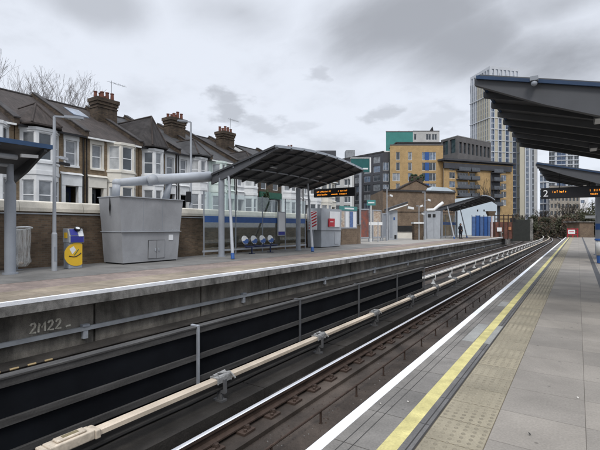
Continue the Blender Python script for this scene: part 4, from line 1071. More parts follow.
# ------------------------------------------------------------------ end of left platform: station buildings
sb = thing('station_building', 'long tan brick station building with a grey roof edge behind the far left platform', 'building', (*G(410, 70), 0))
a, b = G(383, 68), G(455, 72.5)
mb = MB(); mb.wall(a, b, 0, 7.55); bk2 = Vector((-S, C, 0)) * 12
A_, B_ = Vector((*a, 0)), Vector((*b, 0)); up = Vector((0, 0, 1))
for q in ((A_, A_ + bk2), (B_ + bk2, B_)):
    mb.face([q[1], q[0], q[0] + up * 7.55, q[1] + up * 7.55])
mb.face([A_ + up * 7.55, B_ + up * 7.55, B_ + bk2 + up * 7.55, A_ + bk2 + up * 7.55])
mb.build('wall', brick_far, sb)
e_ = (B_ - A_).normalized(); n2 = Vector((e_.y, -e_.x, 0)); LB = (B_ - A_).length
MB().obox(A_ + up * 7.40 + n2 * .003, e_ * LB, n2 * .22, up * .28).build('roof_edge', slate, sb)
MB().obox(A_ + up * 3.95 + n2 * .003, e_ * LB, n2 * .05, up * .16).build('string_course', brick_sooty, sb)
MB().obox(A_ + n2 * .003, e_ * (LB * .55), n2 * .06, up * 1.75).build('dark_plinth', rubber, sb)
gb = thing('gable_house', 'old brick gable with a dark bushy chimney above the tan station roof', 'house', (*G(417, 82), 0))
mb = MB(); a, b = Vector((*G(398, 84), 0)), Vector((*G(434, 84), 0)); mid = (a + b) / 2
mb.prism([a, b, b + up * Z(190, 84), mid + up * Z(181, 84), a + up * Z(190, 84)], Vector((-S, C, 0)) * 9); mb.build('wall', brick_far, gb)
mb = MB(); o = Vector((-S, C, 0)) * -.15
for p, q in ((a, mid), (b, mid)):
    p1 = p + up * Z(189.8, 84); q1 = q + up * Z(180.6, 84); mb.obox(p1 + o, q1 - p1, Vector((-S, C, 0)) * 9.3, up * .25)
mb.build('roof', tile_brown, gb)
pbox(411, 423, 85.5, 1.6, Z(184, 85.5), Z(176, 85.5)).build('chimney', brick_sooty, gb)
mb = MB()
rr = random.Random(11)
for k in range(40):
    q = G(rr.uniform(410.5, 423.5), 85.3 + rr.uniform(0, 1.6)); zc = rr.uniform(Z(180, 85.5), Z(174.5, 85.5)); mb.ball((*q, zc), rr.uniform(.18, .34), 6, 4)
mb.build('chimney_ivy', leaf_green, gb)
# pale roof lantern on the station building
pr = thing('roof_lantern', 'pale sloping roof light on the right half of the tan station roof', 'roof light', (*G(440, 72), 7.6))
mb = MB(); a, b = Vector((*G(430, 71.2), 7.57)), Vector((*G(456, 72.6), 7.57)); mb.prism([a, b, a * .35 + b * .65 + up * .75, a * .9 + b * .1 + up * .85], Vector((-S, C, 0)) * 3); mb.build('glazing', bluewhite_clad, pr)
# pale blue shed
ps = thing('pale_shed', 'pale blue white clad shed behind the blue hoarding', 'building', (*G(475, 84), 0))
mb = MB(); a, b = Vector((*G(452, 80), 0)), Vector((*G(497, 84), 0))
mb.prism([a, b, b + up * Z(205, 84), a * .3 + b * .7 + up * Z(196, 82), a + up * Z(199, 80)], Vector((-S, C, 0)) * 12); mb.build('wall', bluewhite_clad, ps)
for p in (477, 483.5): pbox(p, p + 1.3, 80.0, .05, Z(211.5, 80), Z(209.5, 80)).build('vent', rubber, ps)
# blue hoarding
bh = thing('blue_hoarding', 'blue timber hoarding with gates at the far end of the left platform', 'hoarding', (*G(480, 72), 0))
for k in range(5):
    p = 472 + 4 * k; pbox(p, p + 3.85, 72, .08, 0, Z(216.5 if k != 1 else 215.5, 72)).build('panel', blue_paint if k % 2 else M('lighter blue boards %d' % k, (.07, .13, .28), .6, .2), bh)
    pbox(p - .2, p + .2, 71.9, .09, 0, Z(215, 72)).build('post', blue_dark, bh)
rp = thing('hopper_post', 'white post with a dark flared head beside the blue hoarding', 'post', (*G(493, 62), 0))
x, y = G(491.8, 62); MB().tube([(x, y, 0), (x, y, Z(216, 62))], .13, 10).build('post', M('pinkish white paint', (.58, .5, .5), .6), rp)
mb = MB(); c0 = Vector((x, y, Z(215.9, 62))); 
mb.prism([c0 - d_ * .35, c0 + d_ * .35, c0 + d_ * .66 + up * .72, c0 - d_ * .66 + up * .72], nn * -.7); mb.build('flared_head', brick_wall, rp)
rb = thing('red_compound', 'row of dark red brick bays with white signs at the left platform end', 'wall', (*G(503, 66), 0))
pbox(494.5, 513, 66, 1.5, -.3, Z(222, 66)).build('brickwork', brick_red, rb)
for p in (494.6, 499, 503.5, 508, 512.3): pbox(p, p + .8, 65.9, .09, -.3, Z(214.5, 66)).build('post', rust, rb)
for z in (216, 219.5): pbox(494.6, 513, 65.95, .04, Z(z, 66), Z(z, 66) + .14).build('rail', rust, rb)
pbox(497, 501.8, 65.86, .03, Z(231.5, 66), Z(227.5, 66)).build('sign', poster_white, rb); pbox(508.5, 511.2, 65.86, .03, Z(230, 66), Z(226.8, 66)).build('sign', M('orange sign', (.45, .2, .1), .5), rb)
dw = thing('dark_screen', 'dark green screen fence with a pale end post where the tracks bend', 'fence', (*G(522, 84), -1.2))
pbox(511, 530, 82, .2, -1.2, Z(219.5, 82)).build('sheet', M('dark green sheet', (.028, .030, .027), .8), dw); pbox(530.1, 533.2, 82, .3, -1.2, Z(218.5, 82)).build('end_post', conc_coping, dw)
pbox(511.5, 515.5, 80, .6, Z(222, 80), Z(218, 80)).build('signal_head', black_paint, dw)
wp = thing('ramp_rail', 'pale curved handrail on the ramp at the left platform end', 'handrail', (*G(512, 66), 0))
mb = MB(); mb.tube([(-9.9, 71.5, .0), (-9.9, 71.5, .65), (-9.9, 73.6, .62), (-9.9, 76.0, .1), (-9.9, 78.5, -.5)], .12, 8); mb.build('rail', conc_coping, wp)
MB().box(-9.98, -9.82, 76, 76.2, -.9, .05).build('post', galv, wp)

# ------------------------------------------------------------------ person standing under the far shelter
def person(loc, face):
    x, y, z = loc
    t = thing('person', 'person in a black coat and dark trousers standing by the far shelter pole', 'person', loc)
    t.rotation_euler = (0, 0, face)
    # one skinned body
    V = [(0, 0, .95), (0, .0, 1.15), (0, .01, 1.38), (0, .0, 1.47), (0, -.02, 1.55),
         (.09, 0, .90), (.10, -.02, .50), (.11, .02, .08), (.12, -.12, .035),
         (-.09, 0, .90), (-.11, .01, .50), (-.12, .03, .08), (-.13, -.11, .035),
         (.18, .01, 1.39), (.22, .02, 1.13), (.20, -.08, .92), (.19, -.12, .86),
         (-.18, .01, 1.39), (-.22, .0, 1.13), (-.16, -.16, 1.0), (-.10, -.22, 1.0)]
    E = [(0, 1), (1, 2), (2, 3), (3, 4), (0, 5), (5, 6), (6, 7), (7, 8), (0, 9), (9, 10), (10, 11), (11, 12), (2, 13), (13, 14), (14, 15), (15, 16), (2, 17), (17, 18), (18, 19), (19, 20)]
    Rr = [(.16, .12), (.155, .115), (.15, .105), (.06, .06), (.055, .055), (.10, .10), (.075, .075), (.05, .05), (.045, .035), (.10, .10), (.075, .075), (.05, .05), (.045, .035), (.075, .075), (.06, .06), (.045, .045), (.03, .02), (.075, .075), (.06, .06), (.045, .045), (.03, .02)]
    me = bpy.data.meshes.new('body'); me.from_pydata(V, E, []); o = bpy.data.objects.new('body', me); COL.objects.link(o); o.parent = t
    me.materials.append(cloth_navy); me.skin_vertices.new() if hasattr(me.skin_vertices, 'new') and not me.skin_vertices else None
    m = o.modifiers.new('skin', 'SKIN'); o.modifiers.new('sub', 'SUBSURF').levels = 1; o.modifiers['sub'].render_levels = 2
    bpy.context.view_layer.update()
    for k, r_ in enumerate(Rr): me.skin_vertices[0].data[k].radius = r_
    me.skin_vertices[0].data[0].use_root = True
    mb = MB(); mb.ball((0, -.03, 1.66), (.078, .095, .115), 14, 10); mb.ball((0, -.13, 1.645), (.016, .022, .02), 6, 5); mb.ball((.079, -.02, 1.65), (.014, .022, .032), 6, 5); mb.ball((-.079, -.02, 1.65), (.014, .022, .032), 6, 5)
    hd = mb.build('head', skin, t, smooth=True, local=True)
    mb = MB(); 
    for sx in (-.03, .03): mb.ball((sx, -.118, 1.675), (.011, .008, .008), 6, 4)
    mb.ball((0, -.121, 1.605), (.024, .008, .006), 6, 4); mb.build('eyes_and_mouth', hair_dark, hd, local=True)
    mb = MB(); mb.ball((0, -.005, 1.69), (.09, .10, .11), 14, 10); mb.ball((0, .05, 1.60), (.08, .055, .12), 10, 8); mb.build('hair', hair_dark, t, smooth=True, local=True)
    # coat as a lathe-like shell with sleeves
    mb = MB(); prof = [(.22, .16, .62), (.225, .165, .80), (.20, .145, 1.05), (.225, .145, 1.30), (.20, .12, 1.42), (.085, .075, 1.50), (.075, .07, 1.55)]
    n = 18; rings = []
    for (rx, ry, zz) in prof:
        rings.append(len(mb.v))
        for q in range(n): a = 2 * math.pi * q / n; mb.v.append((rx * math.cos(a), ry * math.sin(a), zz))
    for j in range(len(prof) - 1):
        for q in range(n): mb.f.append((rings[j] + q, rings[j] + (q + 1) % n, rings[j + 1] + (q + 1) % n, rings[j + 1] + q)); mb.m.append(0)
    mb.tube([(.17, .01, 1.40), (.235, .02, 1.13), (.205, -.08, .93)], [.085, .072, .055], 10); mb.tube([(-.17, .01, 1.40), (-.235, .0, 1.13), (-.165, -.16, 1.0)], [.085, .072, .055], 10)
    mb.build('coat', cloth_black, t, smooth=True, local=True)
    for sx, (hx, hy, hz) in ((1, (.195, -.115, .88)), (-1, (-.12, -.205, .995))):
        mb = MB(); mb.ball((hx, hy, hz), (.022, .04, .045), 8, 6)
        for k in range(4): mb.tube([(hx + (k - 1.5) * .010, hy - .015, hz - .03), (hx + (k - 1.5) * .011, hy - .03, hz - .075 + abs(k - 1.3) * .008), (hx + (k - 1.5) * .010, hy - .022, hz - .10 + abs(k - 1.3) * .010)], [.009, .008, .006], 6)
        mb.tube([(hx - sx * .02, hy - .02, hz), (hx - sx * .035, hy - .05, hz - .03), (hx - sx * .03, hy - .06, hz - .055)], [.010, .009, .007], 6); mb.build('hand', skin, t, smooth=True, local=True)
    for sx, py in ((.115, -.04), (-.125, -.03)):
        mb = MB(); mb.ball((sx, py, .045), (.05, .135, .05), 10, 6); mb.box(sx - .045, sx + .045, py - .125, py + .10, 0.0, .02); mb.build('shoe', black_paint, t, smooth=True, local=True)
    return t
pp_ = person((*G(460.5, 56), 0), R(60)); pp_.scale = (1.3, 1.3, 1.14)

# ------------------------------------------------------------------ the mid-rise blocks and towers behind
def block(name, label, cat, pts, z0, z1, wallm, grid, panem=pane_dark, fm=None, extra=None, roofm=None, inset=.25, group=None, back=14.0, framed=True):
    """pts: facade corners left to right in plan; grid: per facade a list of openings (u0,u1,v0,v1) in metres"""
    c = Vector((*pts[0], z0)); t = thing(name, label, cat, tuple(c), group)
    mb = MB()
    for k in range(len(pts) - 1): mb.wall(pts[k], pts[k + 1], z0, z1, grid[k], inset)
    a = Vector(pts[0]); b = Vector(pts[-1]); loop = [Vector(p) for p in pts] + [b + b.normalized() * back, a + a.normalized() * back]
    mb.face([(*p, z1) for p in loop]); 
    for p, q in ((loop[-3], loop[-2]), (loop[-2], loop[-1]), (loop[-1], loop[0])): mb.face([(*p, z0), (*q, z0), (*q, z1), (*p, z1)])
    wo = mb.build('wall', wallm, t)
    for k in range(len(pts) - 1):
        for j, q in enumerate(grid[k]):
            pm = panem if not callable(panem) else panem(k, j)
            if framed: window(t, pts[k], pts[k + 1], q[:4], inset - .12, fm or upvc, pm, .09, max(1, int(round((q[1] - q[0]) / 1.1))), 1)
            else:
                P0 = Vector((*pts[k], 0)); e = (Vector((*pts[k + 1], 0)) - P0).normalized(); n_ = Vector((e.y, -e.x, 0))
                MB().obox(P0 + e * q[0] - n_ * inset + up * q[2], e * (q[1] - q[0]), n_ * .03, up * (q[3] - q[2])).build('window', pm, t)
    mb = MB()
    for k in range(len(pts) - 1):
        P0 = Vector((*pts[k], 0)); P1 = Vector((*pts[k + 1], 0)); e = (P1 - P0).normalized(); n_ = Vector((e.y, -e.x, 0))
        mb.obox(P0 + up * (z1 + .003) - n_ * .4, P1 - P0, n_ * .46, up * .32)
    mb.build('parapet', roofm or dark_grey_top, t)
    return t
def uv(P0, P1, pxa, pxb, d):
    """distance along P0->P1 for photo columns"""
    P0 = Vector(P0); e = (Vector(P1) - P0).normalized()
    return [(Vector(G(p, d)) - P0).dot(e) for p in (pxa, pxb)]
# ochre block
D = 120; P0, P1 = G(390, D), G(443, D)
ops = []
for r, (ya, yb) in enumerate(((152, 160), (162.5, 170.5), (173, 181), (183.5, 191), (194, 201))):
    for (xa, xb) in ((396, 400), (408, 412), (422, 436)):
        if r == 2 and xa == 396: xa, xb = 392.5, 400
        u0, u1 = uv(P0, P1, xa, xb, D); ops.append((u0, u1, Z(yb, D), Z(ya, D)))
ob = block('apartment_block', 'ochre brick apartment block with tall windows and blue panels', 'building', [P0, P1], 0, Z(145.5, D), brick_yellow, [ops], lambda k, j: (pane_dark, pane_blue2, pane_mid, pane_curtain, pane_dark)[j * 13 % 5])
for r, (ya, yb) in enumerate(((152, 160), (162.5, 170.5), (173, 181), (183.5, 191), (194, 201))):
    pbox(425, 429, D - .02, .1, Z(yb, D) + .02, Z(ya, D) - .02).build('blue_panel', blue_paint, ob)
pbox(397, 441, D + 2, 9, Z(145, D) , Z(141.5, D)).build('penthouse', dark_brick_block, ob); pbox(396, 442, D + 1.8, 9.5, Z(141.5, D), Z(140.6, D)).build('penthouse_roof', slate, ob)
# slim glazed stair at its left
D = 122; P0, P1 = G(382, D), G(389.8, D)
ops = [(.3, 2.0, z, z + 2.4) for z in (2, 5.2, 8.4, 11.6, 14.8, 18.0)]
block('stair_tower', 'slim grey stair tower with white edges against the ochre block', 'building', [P0, P1], 0, Z(152, D), dark_brick_block, [ops], pane_blue2, roofm=white_paint, back=10)
x_ = thing('white_mast', 'tall white post edge between the charcoal block and the ochre block', 'post', (*G(382, 118), 0))
pbox(381.2, 382.2, 118, .3, 0, Z(152, 118)).build('post', white_paint, x_)
# teal and pale block behind
D = 160; P0, P1 = G(386, D), G(413, D)
block('teal_block', 'teal clad block rising behind the ochre apartments', 'building', [P0, P1], 0, Z(132, D), teal_clad, [[]], back=16)
P2, P3 = G(413.1, D), G(439.5, D)
ops = [(*uv(P2, P3, a, b, D), Z(140, D), Z(134, D)) for a, b in ((414, 416.5), (426, 431), (432, 437))]
pb = block('pale_block', 'pale grey clad block with dark roof plant beside the teal block', 'building', [P2, P3], 0, Z(131.5, D), pale_clad, [ops], pane_dark, back=16)
for k, p in enumerate((398, 408, 418, 427, 431.5)):
    mb = MB(); a = Vector((*G(p, D + 3), Z(131.5, D))); mb.prism([a - d_ * .9, a + d_ * .9, a + d_ * .5 + up * (1.0 + (1.6 if k == 4 else 0)), a - d_ * .9 + up * .5], nn * -1.2)
    tag(mb.build('roof_vent', black_paint), 'small dark roof vent on the %s' % ['left part of the teal block', 'right part of the teal block', 'left part of the pale block', 'middle of the pale block', 'right of the pale block, the tallest of its row'][k], 'roof vent', 'roof vents')
# brown-grey upper block and balcony block
D = 150; P0, P1, P2 = G(441, D + 6), G(457.5, D - 2), G(491, D + 10)
L0 = math.dist(P0, P1); L1_ = math.dist(P1, P2)
o1 = [(L0 * (.1 + .45 * k), L0 * (.1 + .45 * k) + L0 * .33, z, z + 5) for k in range(2) for z in (Z(153, D),)]
o2 = [(L1_ * (.05 + .12 * k), L1_ * (.05 + .12 * k) + L1_ * .075, Z(153.5, D), Z(142.5, D)) for k in range(8)]
block('grey_block', 'brown grey block with tall upright window slots behind the balcony flats', 'building', [P0, P1, P2], 0, Z(137.5, D), dark_grey_top, [o1, o2], pane_dark, roofm=M('grey parapet', (.2, .195, .19), .7), framed=False, inset=.5, back=20)
D = 118; P0, P1 = G(443.5, D), G(513, D + 9)
LL2 = math.dist(P0, P1)
ops = []; rowsz = [Z(y, D) for y in (204, 195.5, 187, 178, 169.5)]
for z in rowsz:
    for (a, b) in ((.08, .16), (.19, .34), (.36, .44), (.68, .78), (.82, .90)): ops.append((LL2 * a, LL2 * b, z, z + 1.75))
ff = block('balcony_block', 'ochre flats with charcoal balconies and a flat dark roof below the tall tower', 'building', [P0, P1], 0, Z(161.5, D), brick_yellow, [ops], lambda k, j: (pane_dark, pane_mid, pane_blue2, pane_dark, pane_curtain)[(j * 7 + j // 4) % 5], roofm=dark_brick_block)
eP = (Vector((*P1, 0)) - Vector((*P0, 0))).normalized(); nP = Vector((eP.y, -eP.x, 0)); oP = Vector((*P0, 0))
MB().obox(oP + up * (Z(161.4, D) + .33) + nP * .9 - eP * .3, eP * (LL2 + .6), -nP * 14, up * .5).build('roof_slab', dark_brick_block, ff)
MB().obox(oP + up * Z(168.2, D) + nP * .003, eP * (LL2 * .96), nP * .5, up * 1.55).build('top_band', dark_brick_block, ff)
for (a, b) in ((.155, .325), (.335, .45), (.66, .80)):
    MB().obox(oP + eP * (LL2 * a) + nP * .006, eP * (LL2 * (b - a)), nP * .04, up * Z(169, D)).build('dark_strip', dark_brick_block, ff) if a == .66 else None
for z in rowsz:
    for (a, b) in ((.17, .33), (.345, .46), (.665, .80)):
        b_ = MB(); b_.obox(oP + eP * (LL2 * a) + nP * .05 + up * (z - .35), eP * (LL2 * (b - a)), nP * 1.3, up * .28); bo = b_.build('balcony', dark_brick_block, ff)
        b_ = MB(); b_.obox(oP + eP * (LL2 * a) + nP * 1.3 + up * (z - .065), eP * (LL2 * (b - a)), nP * .05, up * .9); b_.build('railing', M('smoked glass', (.09, .10, .115), .25, .2) if 'smoked glass' not in MATS else MATS['smoked glass'], bo)
# charcoal block behind the arched canopy
D = 92; P0, P1 = G(336, D + 12), G(383, D)
LC = math.dist(P0, P1); ops = []
for z in (Z(208, D), Z(199, D), Z(190, D), Z(180.5, D), Z(171.5, D), Z(162, D)):
    for k in range(5): ops.append((LC * (.04 + .192 * k), LC * (.04 + .192 * k) + LC * .14, z, z + 1.5))
cbk = block('charcoal_block', 'charcoal office block with a flat roof behind the teal billboard', 'building', [P0, P1], 0, Z(152.5, D), dark_brick_block, [ops], lambda k, j: (pane_blue2, pane_dark, pane_curtain)[j * 7 % 3], fm=M('grey frame', (.25, .26, .28), .5), roofm=slate)
pbox(346, 355, D + 12, 3, Z(160, D + 12), Z(150, D + 12)).build('roof_plant', galv_dull, cbk); pbox(316, 336, D + 16, 4, 0, Z(150.5, D + 16)).build('roof_wing', dark_brick_block, cbk)
# white framed flats left of it
D = 84; P0, P1 = G(316, D + 4), G(354, D)
LW = math.dist(P0, P1); ops = []
for z in (Z(211, D), Z(202.5, D), Z(194, D), Z(185, D), Z(176.5, D)):
    for (a, b) in ((.06, .26), (.36, .64), (.74, .94)): ops.append((LW * a, LW * b, z, z + 1.25))
block('white_flats', 'white framed flats with wide dark windows behind the departure board', 'building', [P0, P1], 0, Z(169, D), house_cream if False else pale_clad, [ops], pane_dark, roofm=white_paint)
# billboard
bbd = thing('billboard', 'dark teal billboard with a pale edge on a grey mast beside the arched canopy', 'billboard', (*G(362, 60), 0))
pbox(351, 369.5, 60, .4, Z(172, 60), Z(158.5, 60)).build('panel', teal_sign_dark, bbd); pbox(369.6, 371, 59.9, .6, Z(172.5, 60), Z(157.5, 60)).build('edge', white_paint, bbd); pbox(350.5, 369.5, 59.95, .5, Z(158.4, 60), Z(157.6, 60)).build('top_edge', white_paint, bbd)
pbox(359.5, 361.5, 60.1, .3, 0, Z(172.2, 60)).build('mast', grey_steel, bbd); pbox(363, 368, 59.97, .02, Z(169.5, 60), Z(168, 60)).build('lettering', poster_white, bbd)
wm = thing('white_mast', 'white upright pole between the departure board and the teal billboard', 'post', (*G(351, 52), 0))
x, y = G(351, 52); MB().tube([(x, y, 0), (x, y, Z(172, 52))], .11, 10).build('post', white_paint, wm)

# the tall tower
def tower(label, pts, z0, zt, styles, floor=3.1, back=16, crown=0, name='tower_block'):
    """each facade: base colour, list of (u0,u1,material,relief) strips across it, then floor bands"""
    t = thing(name, label, 'tower', (*pts[0], z0)); a = Vector(pts[0]); b = Vector(pts[-1])
    loop = [Vector(p) for p in pts] + [b + b.normalized() * back, a + a.normalized() * back]
    mb = MB(); z1 = zt - crown; n = len(loop)
    for k in range(n): p, q = loop[k], loop[(k + 1) % n]; mb.face([(*p, z0), (*q, z0), (*q, z1), (*p, z1)])
    mb.face([(*p, z1) for p in loop]); mb.build('wall', tower_grey, t)
    for k in range(len(pts) - 1):
        P0 = Vector((*pts[k], 0)); P1 = Vector((*pts[k + 1], 0)); L = (P1 - P0).length; e = (P1 - P0) / L; n_ = Vector((e.y, -e.x, 0))
        strips, bands = styles[k]
        for (a, b, m, rel, nm) in strips:
            mb = MB(); mb.obox(P0 + e * L * a + n_ * .003 + up * z0, e * L * (b - a), n_ * rel, up * (z1 - z0)); mb.build(nm, m, t)
            if nm == 'window_strip':                            # a spandrel line at every floor inside the strip
                mb = MB(); z = z0 + floor
                while z < z1 - 1: mb.obox(P0 + e * L * (a + .002) + n_ * (rel + .004) + up * z, e * L * (b - a - .004), n_ * .1, up * .65); z += floor
                mb.obox(P0 + e * L * ((a + b) / 2 - .004) + n_ * (rel + .006) + up * (z0 + 1), e * L * .008, n_ * .13, up * (z - z0 - 1))
                mb.build('spandrels', tower_grey, t)
        if bands:
            z = z0 + floor * bands
            while z < z1 - 1: MB().obox(P0 + n_ * .004 + up * z, e * L, n_ * .55, up * .38).build('floor_band', tower_white, t); z += floor * bands
    if crown:
        mb = MB(); m = len(pts)
        for k in range(n):
            P0 = Vector((*loop[k], 0)); P1 = Vector((*loop[(k + 1) % n], 0)); L = (P1 - P0).length; e = (P1 - P0) / L; n_ = Vector((e.y, -e.x, 0))
            mb.obox(P0 + up * (zt - 1.5), P1 - P0, -n_ * 1.2, up * 1.5)
            c = max(3, int(L / 2.6))
            for j in range(c + 1): mb.obox(P0 + e * (L - 1.0) * j / c + up * (z1 + .01), e * 1.0, -n_ * 1.1, up * (crown - 1.52))
        mb.build('crown', tower_white, t)
    return t
ls = []
for k in range(9):
    a = .02 + k * .108; ls.append((a, a + .045, pane_blue2, .1, 'window_strip')); ls.append((a + .05, a + .1, tower_white if k < 3 else tower_cream, .3, 'panel'))
rs = []
cols_ = [(tower_white, .5, 'fin', .025), (pane_blue, .1, 'window_strip', .10), (tower_white, .5, 'fin', .02), (tower_cream, .3, 'panel', .10)]
a = .0; k = 0
while a < .985:
    m, rel, nm, wd = cols_[k % 4]; b = min(.995, a + wd); rs.append((a + .002, b, m, rel, nm)); a = b; k += 1
tower('tallest pale tower with an open crown and blue and cream vertical stripes', [G(470.3, 247), G(490, 229), G(519.5, 233.5)], -1, Z(66.5, 230), [(ls, 4), (rs, 2)], crown=5.2)
rs2 = [(0, .28, tower_cream, .3, 'panel'), (.30, .36, tower_white, .6, 'fin'), (.37, .50, pane_blue2, .1, 'window_strip'), (.51, .60, tower_white, .6, 'fin'), (.61, .70, tower_grey, .2, 'panel'), (.71, .78, pane_dark, .1, 'window_strip'), (.80, .97, pale_clad, .4, 'panel')]
tower('cream and white tower directly right of the tallest tower', [G(519.8, 226), G(537.5, 222)], -1, 58, [(rs2, 0)], back=14)
rs3 = [(.0, .18, pane_dark, .1, 'window_strip'), (.2, .26, tower_white, .3, 'fin'), (.27, .55, pane_blue, .1, 'window_strip'), (.57, .62, tower_white, .3, 'fin'), (.63, .78, pane_dark, .1, 'window_strip'), (.8, .84, tower_white, .3, 'fin'), (.85, .98, pane_dark, .1, 'window_strip')]
tower('dark blue grey tower seen in the gap between the two right canopies', [G(549, 300), G(579, 296)], -1, 62, [(rs3, 1)], back=18)
rs4 = [(.02, .3, pane_blue2, .1, 'window_strip'), (.34, .40, tower_white, .4, 'fin'), (.42, .66, pane_blue, .1, 'window_strip'), (.7, .96, tower_white, .4, 'panel')]
tower('narrow white and blue flats left of the number 2 board', [G(540, 182), G(549, 180)], -1, Z(163.5, 182), [(rs4, 1)], back=14)
D = 172; P0, P1 = G(549.5, D), G(580, D + 4); LF = math.dist(P0, P1)
ops = [(LF * (.04 + .12 * k), LF * (.04 + .12 * k) + LF * .07, z, z + 1.7) for k in range(8) for z in (6.4, 9.4, 12.4, 15.4)]
block('beige_flats', 'beige low rise flats under the number 2 board', 'building', [P0, P1], -1, Z(186, D), M('beige render', (.30, .27, .23), .8), [ops], pane_dark, framed=False)
D = 205; P0, P1 = G(577.5, D), G(588.5, D)
block('white_block', 'small bright white block below the right end of the number 2 board', 'building', [P0, P1], -1, Z(193, D), M('bright white render', (.78, .78, .78), .7, .05), [[(1.5, 3.5, Z(203, D), Z(200, D))]], pane_blue2, framed=False)

# ------------------------------------------------------------------ trees
def bare_tree(name, label, loc, h, spread, seed, mat_t=bark, mat_b=twig, levels=5, group=None, r0=.22, minr=.012, lean=(0, 0)):
    rnd = random.Random(seed); x, y, z = loc
    t = thing(name, label, 'tree', loc, group)
    tr = MB(); br = MB()
    def grow(p, d, L, r, lev):
        q = p; pts = [p]; dd = Vector(d)
        for k in range(3):
            dd = (dd + Vector((rnd.uniform(-.16, .16), rnd.uniform(-.16, .16), rnd.uniform(-.02, .12)))).normalized(); q = q + dd * (L / 3); pts.append(q)
        mb = tr if lev == 0 else br
        mb.tube(pts, [max(minr, r * (1 - .13 * k)) for k in range(4)], 7 if lev < 2 else 3, cap=lev < 2)
        if lev >= levels: return
        n = rnd.choice([3, 4]) if lev < 3 else rnd.choice([2, 3, 3] if levels < 6 else [2, 3, 3, 3])
        for k in range(n):
            ang = rnd.uniform(0, 2 * math.pi); til = rnd.uniform(.28, .75) * spread
            a = dd.orthogonal().normalized(); b = dd.cross(a)
            nd = (dd * math.cos(til) + (a * math.cos(ang) + b * math.sin(ang)) * math.sin(til)); nd.z += .10
            st = pts[-1] if k < 2 else pts[rnd.choice([1, 2])]
            grow(st, nd.normalized(), L * rnd.uniform(.62, .82), r * .58, lev + 1)
    grow(Vector(loc), Vector((lean[0], lean[1], 1)).normalized(), h * .30, r0, 0)
    tr.build('trunk', mat_t, t); br.build('crown', mat_b, t)
    return t
px_, py_ = G(60, 48); bare_tree('bare_tree', 'bare fine branched tree above the roofs behind the hipped bay house', (px_, py_, 1.6), 16.6, .80, 21, levels=7, r0=.26, minr=.008, mat_b=twig_pale, mat_t=twig)
px_, py_ = G(8, 44); bare_tree('bare_tree', 'bare thin tree at the left border above the roofs', (px_, py_, 1.6), 18.0, .7, 9, levels=6, r0=.22, minr=.008, mat_b=twig_pale, mat_t=twig)
px_, py_ = G(30, 56); bare_tree('bare_tree', 'lower bare tree between the two tall bare trees behind the roofs', (px_, py_, 1.6), 16.5, .9, 33, levels=6, r0=.22, minr=.008, mat_b=twig_pale, mat_t=twig)
px_, py_ = G(487, 96); bare_tree('bare_tree', 'slender bare tree before the balcony flats', (px_, py_, 0), 12.0, .6, 5, levels=5, mat_t=twig_dark, mat_b=twig_dark, minr=.022, r0=.14)

def leafy(name, label, loc, rx, rz, n, mat_l, seed, size=.5, group=None, trunk=True):
    rnd = random.Random(seed); x, y, z = loc
    t = thing(name, label, 'tree' if trunk else 'shrub', loc, group); mb = MB()
    lumps = [(Vector((rnd.gauss(0, .45) * rx, rnd.gauss(0, .45) * rx, rz * rnd.uniform(.35, 1.0))), rnd.uniform(.25, .5)) for _ in range(9)]
    for k in range(n):
        c, s_ = rnd.choice(lumps); v = Vector((rnd.gauss(0, 1), rnd.gauss(0, 1), rnd.gauss(0, .8))).normalized() * rnd.random() ** .4
        p = Vector((x, y, z)) + c + Vector((v.x * rx * s_, v.y * rx * s_, v.z * rz * s_ * .7))
        if p.z < z: p.z = z + rnd.random() * .5
        a = Vector((rnd.gauss(0, 1), rnd.gauss(0, 1), rnd.gauss(0, 1))).normalized(); b = a.orthogonal().normalized(); q = size * rnd.uniform(.5, 1.2)
        mb.face([p - a * q, p - b * q * .5, p + a * q, p + b * q * .5])
    mb.build('crown', mat_l, t)
    tb = MB()
    for k in range(3): tb.tube([(x, y, z), (x + rnd.uniform(-.3, .3) * rx, y + rnd.uniform(-.3, .3) * rx, z + rz * .8)], [.16, .05], 6)
    tb.build('trunk', bark, t)
    return t
px_, py_ = G(258, 42); leafy('evergreen_shrub', 'dark upright evergreen beside the corner shop', (-26.8, 34.2, 1.7), .55, 3.0, 900, leaf_green, 3, .16, trunk=False)
# wooded bank beyond the platform ends
bank = [(515, 100, 5, 'olive'), (524, 118, 6, 'bare'), (533, 108, 6.5, 'olive'), (541, 125, 8, 'bare'), (549, 112, 7, 'rust'), (557, 120, 8.5, 'bare'), (564, 108, 7, 'olive'), (571, 122, 9, 'bare'), (578, 104, 6.5, 'rust'), (586, 114, 8.5, 'bare'), (593, 100, 7.5, 'olive'), (601, 108, 9.5, 'bare'), (609, 96, 8, 'olive')]
adj = {'olive': ('olive scrubby tree', leaf_olive), 'rust': ('rusty leaved tree', leaf_rust)}
where = ['right of the dark screen fence, leftmost of the bank', 'in the bank beside the dark screen fence', 'above the bend of the tracks', 'in the bank directly over the bend of the tracks', 'below the left end of the number 2 board', 'under the middle of the number 2 board', 'just left of the red barrier', 'above the red barrier', 'directly behind the red barrier', 'behind the left half of the end hut', 'behind the right half of the end hut', 'behind the lamp bracket at the right border', 'beside the column at the right border']
for k, (px_, d, h, kind) in enumerate(bank):
    x, y = G(px_, d)
    if kind == 'bare': bare_tree('bare_tree', 'bare brown tree ' + where[k], (x, y, -1.6), h + 2.0, 1.0, 100 + k, twig_dark, twig_dark, 5, 'trees on the wooded bank', r0=.2, minr=.03)
    else: leafy('scrub_tree', adj[kind][0] + ' ' + where[k], (x, y, -1.6), h * .62, h * .85, 2600, adj[kind][1], 200 + k, .34, 'trees on the wooded bank')
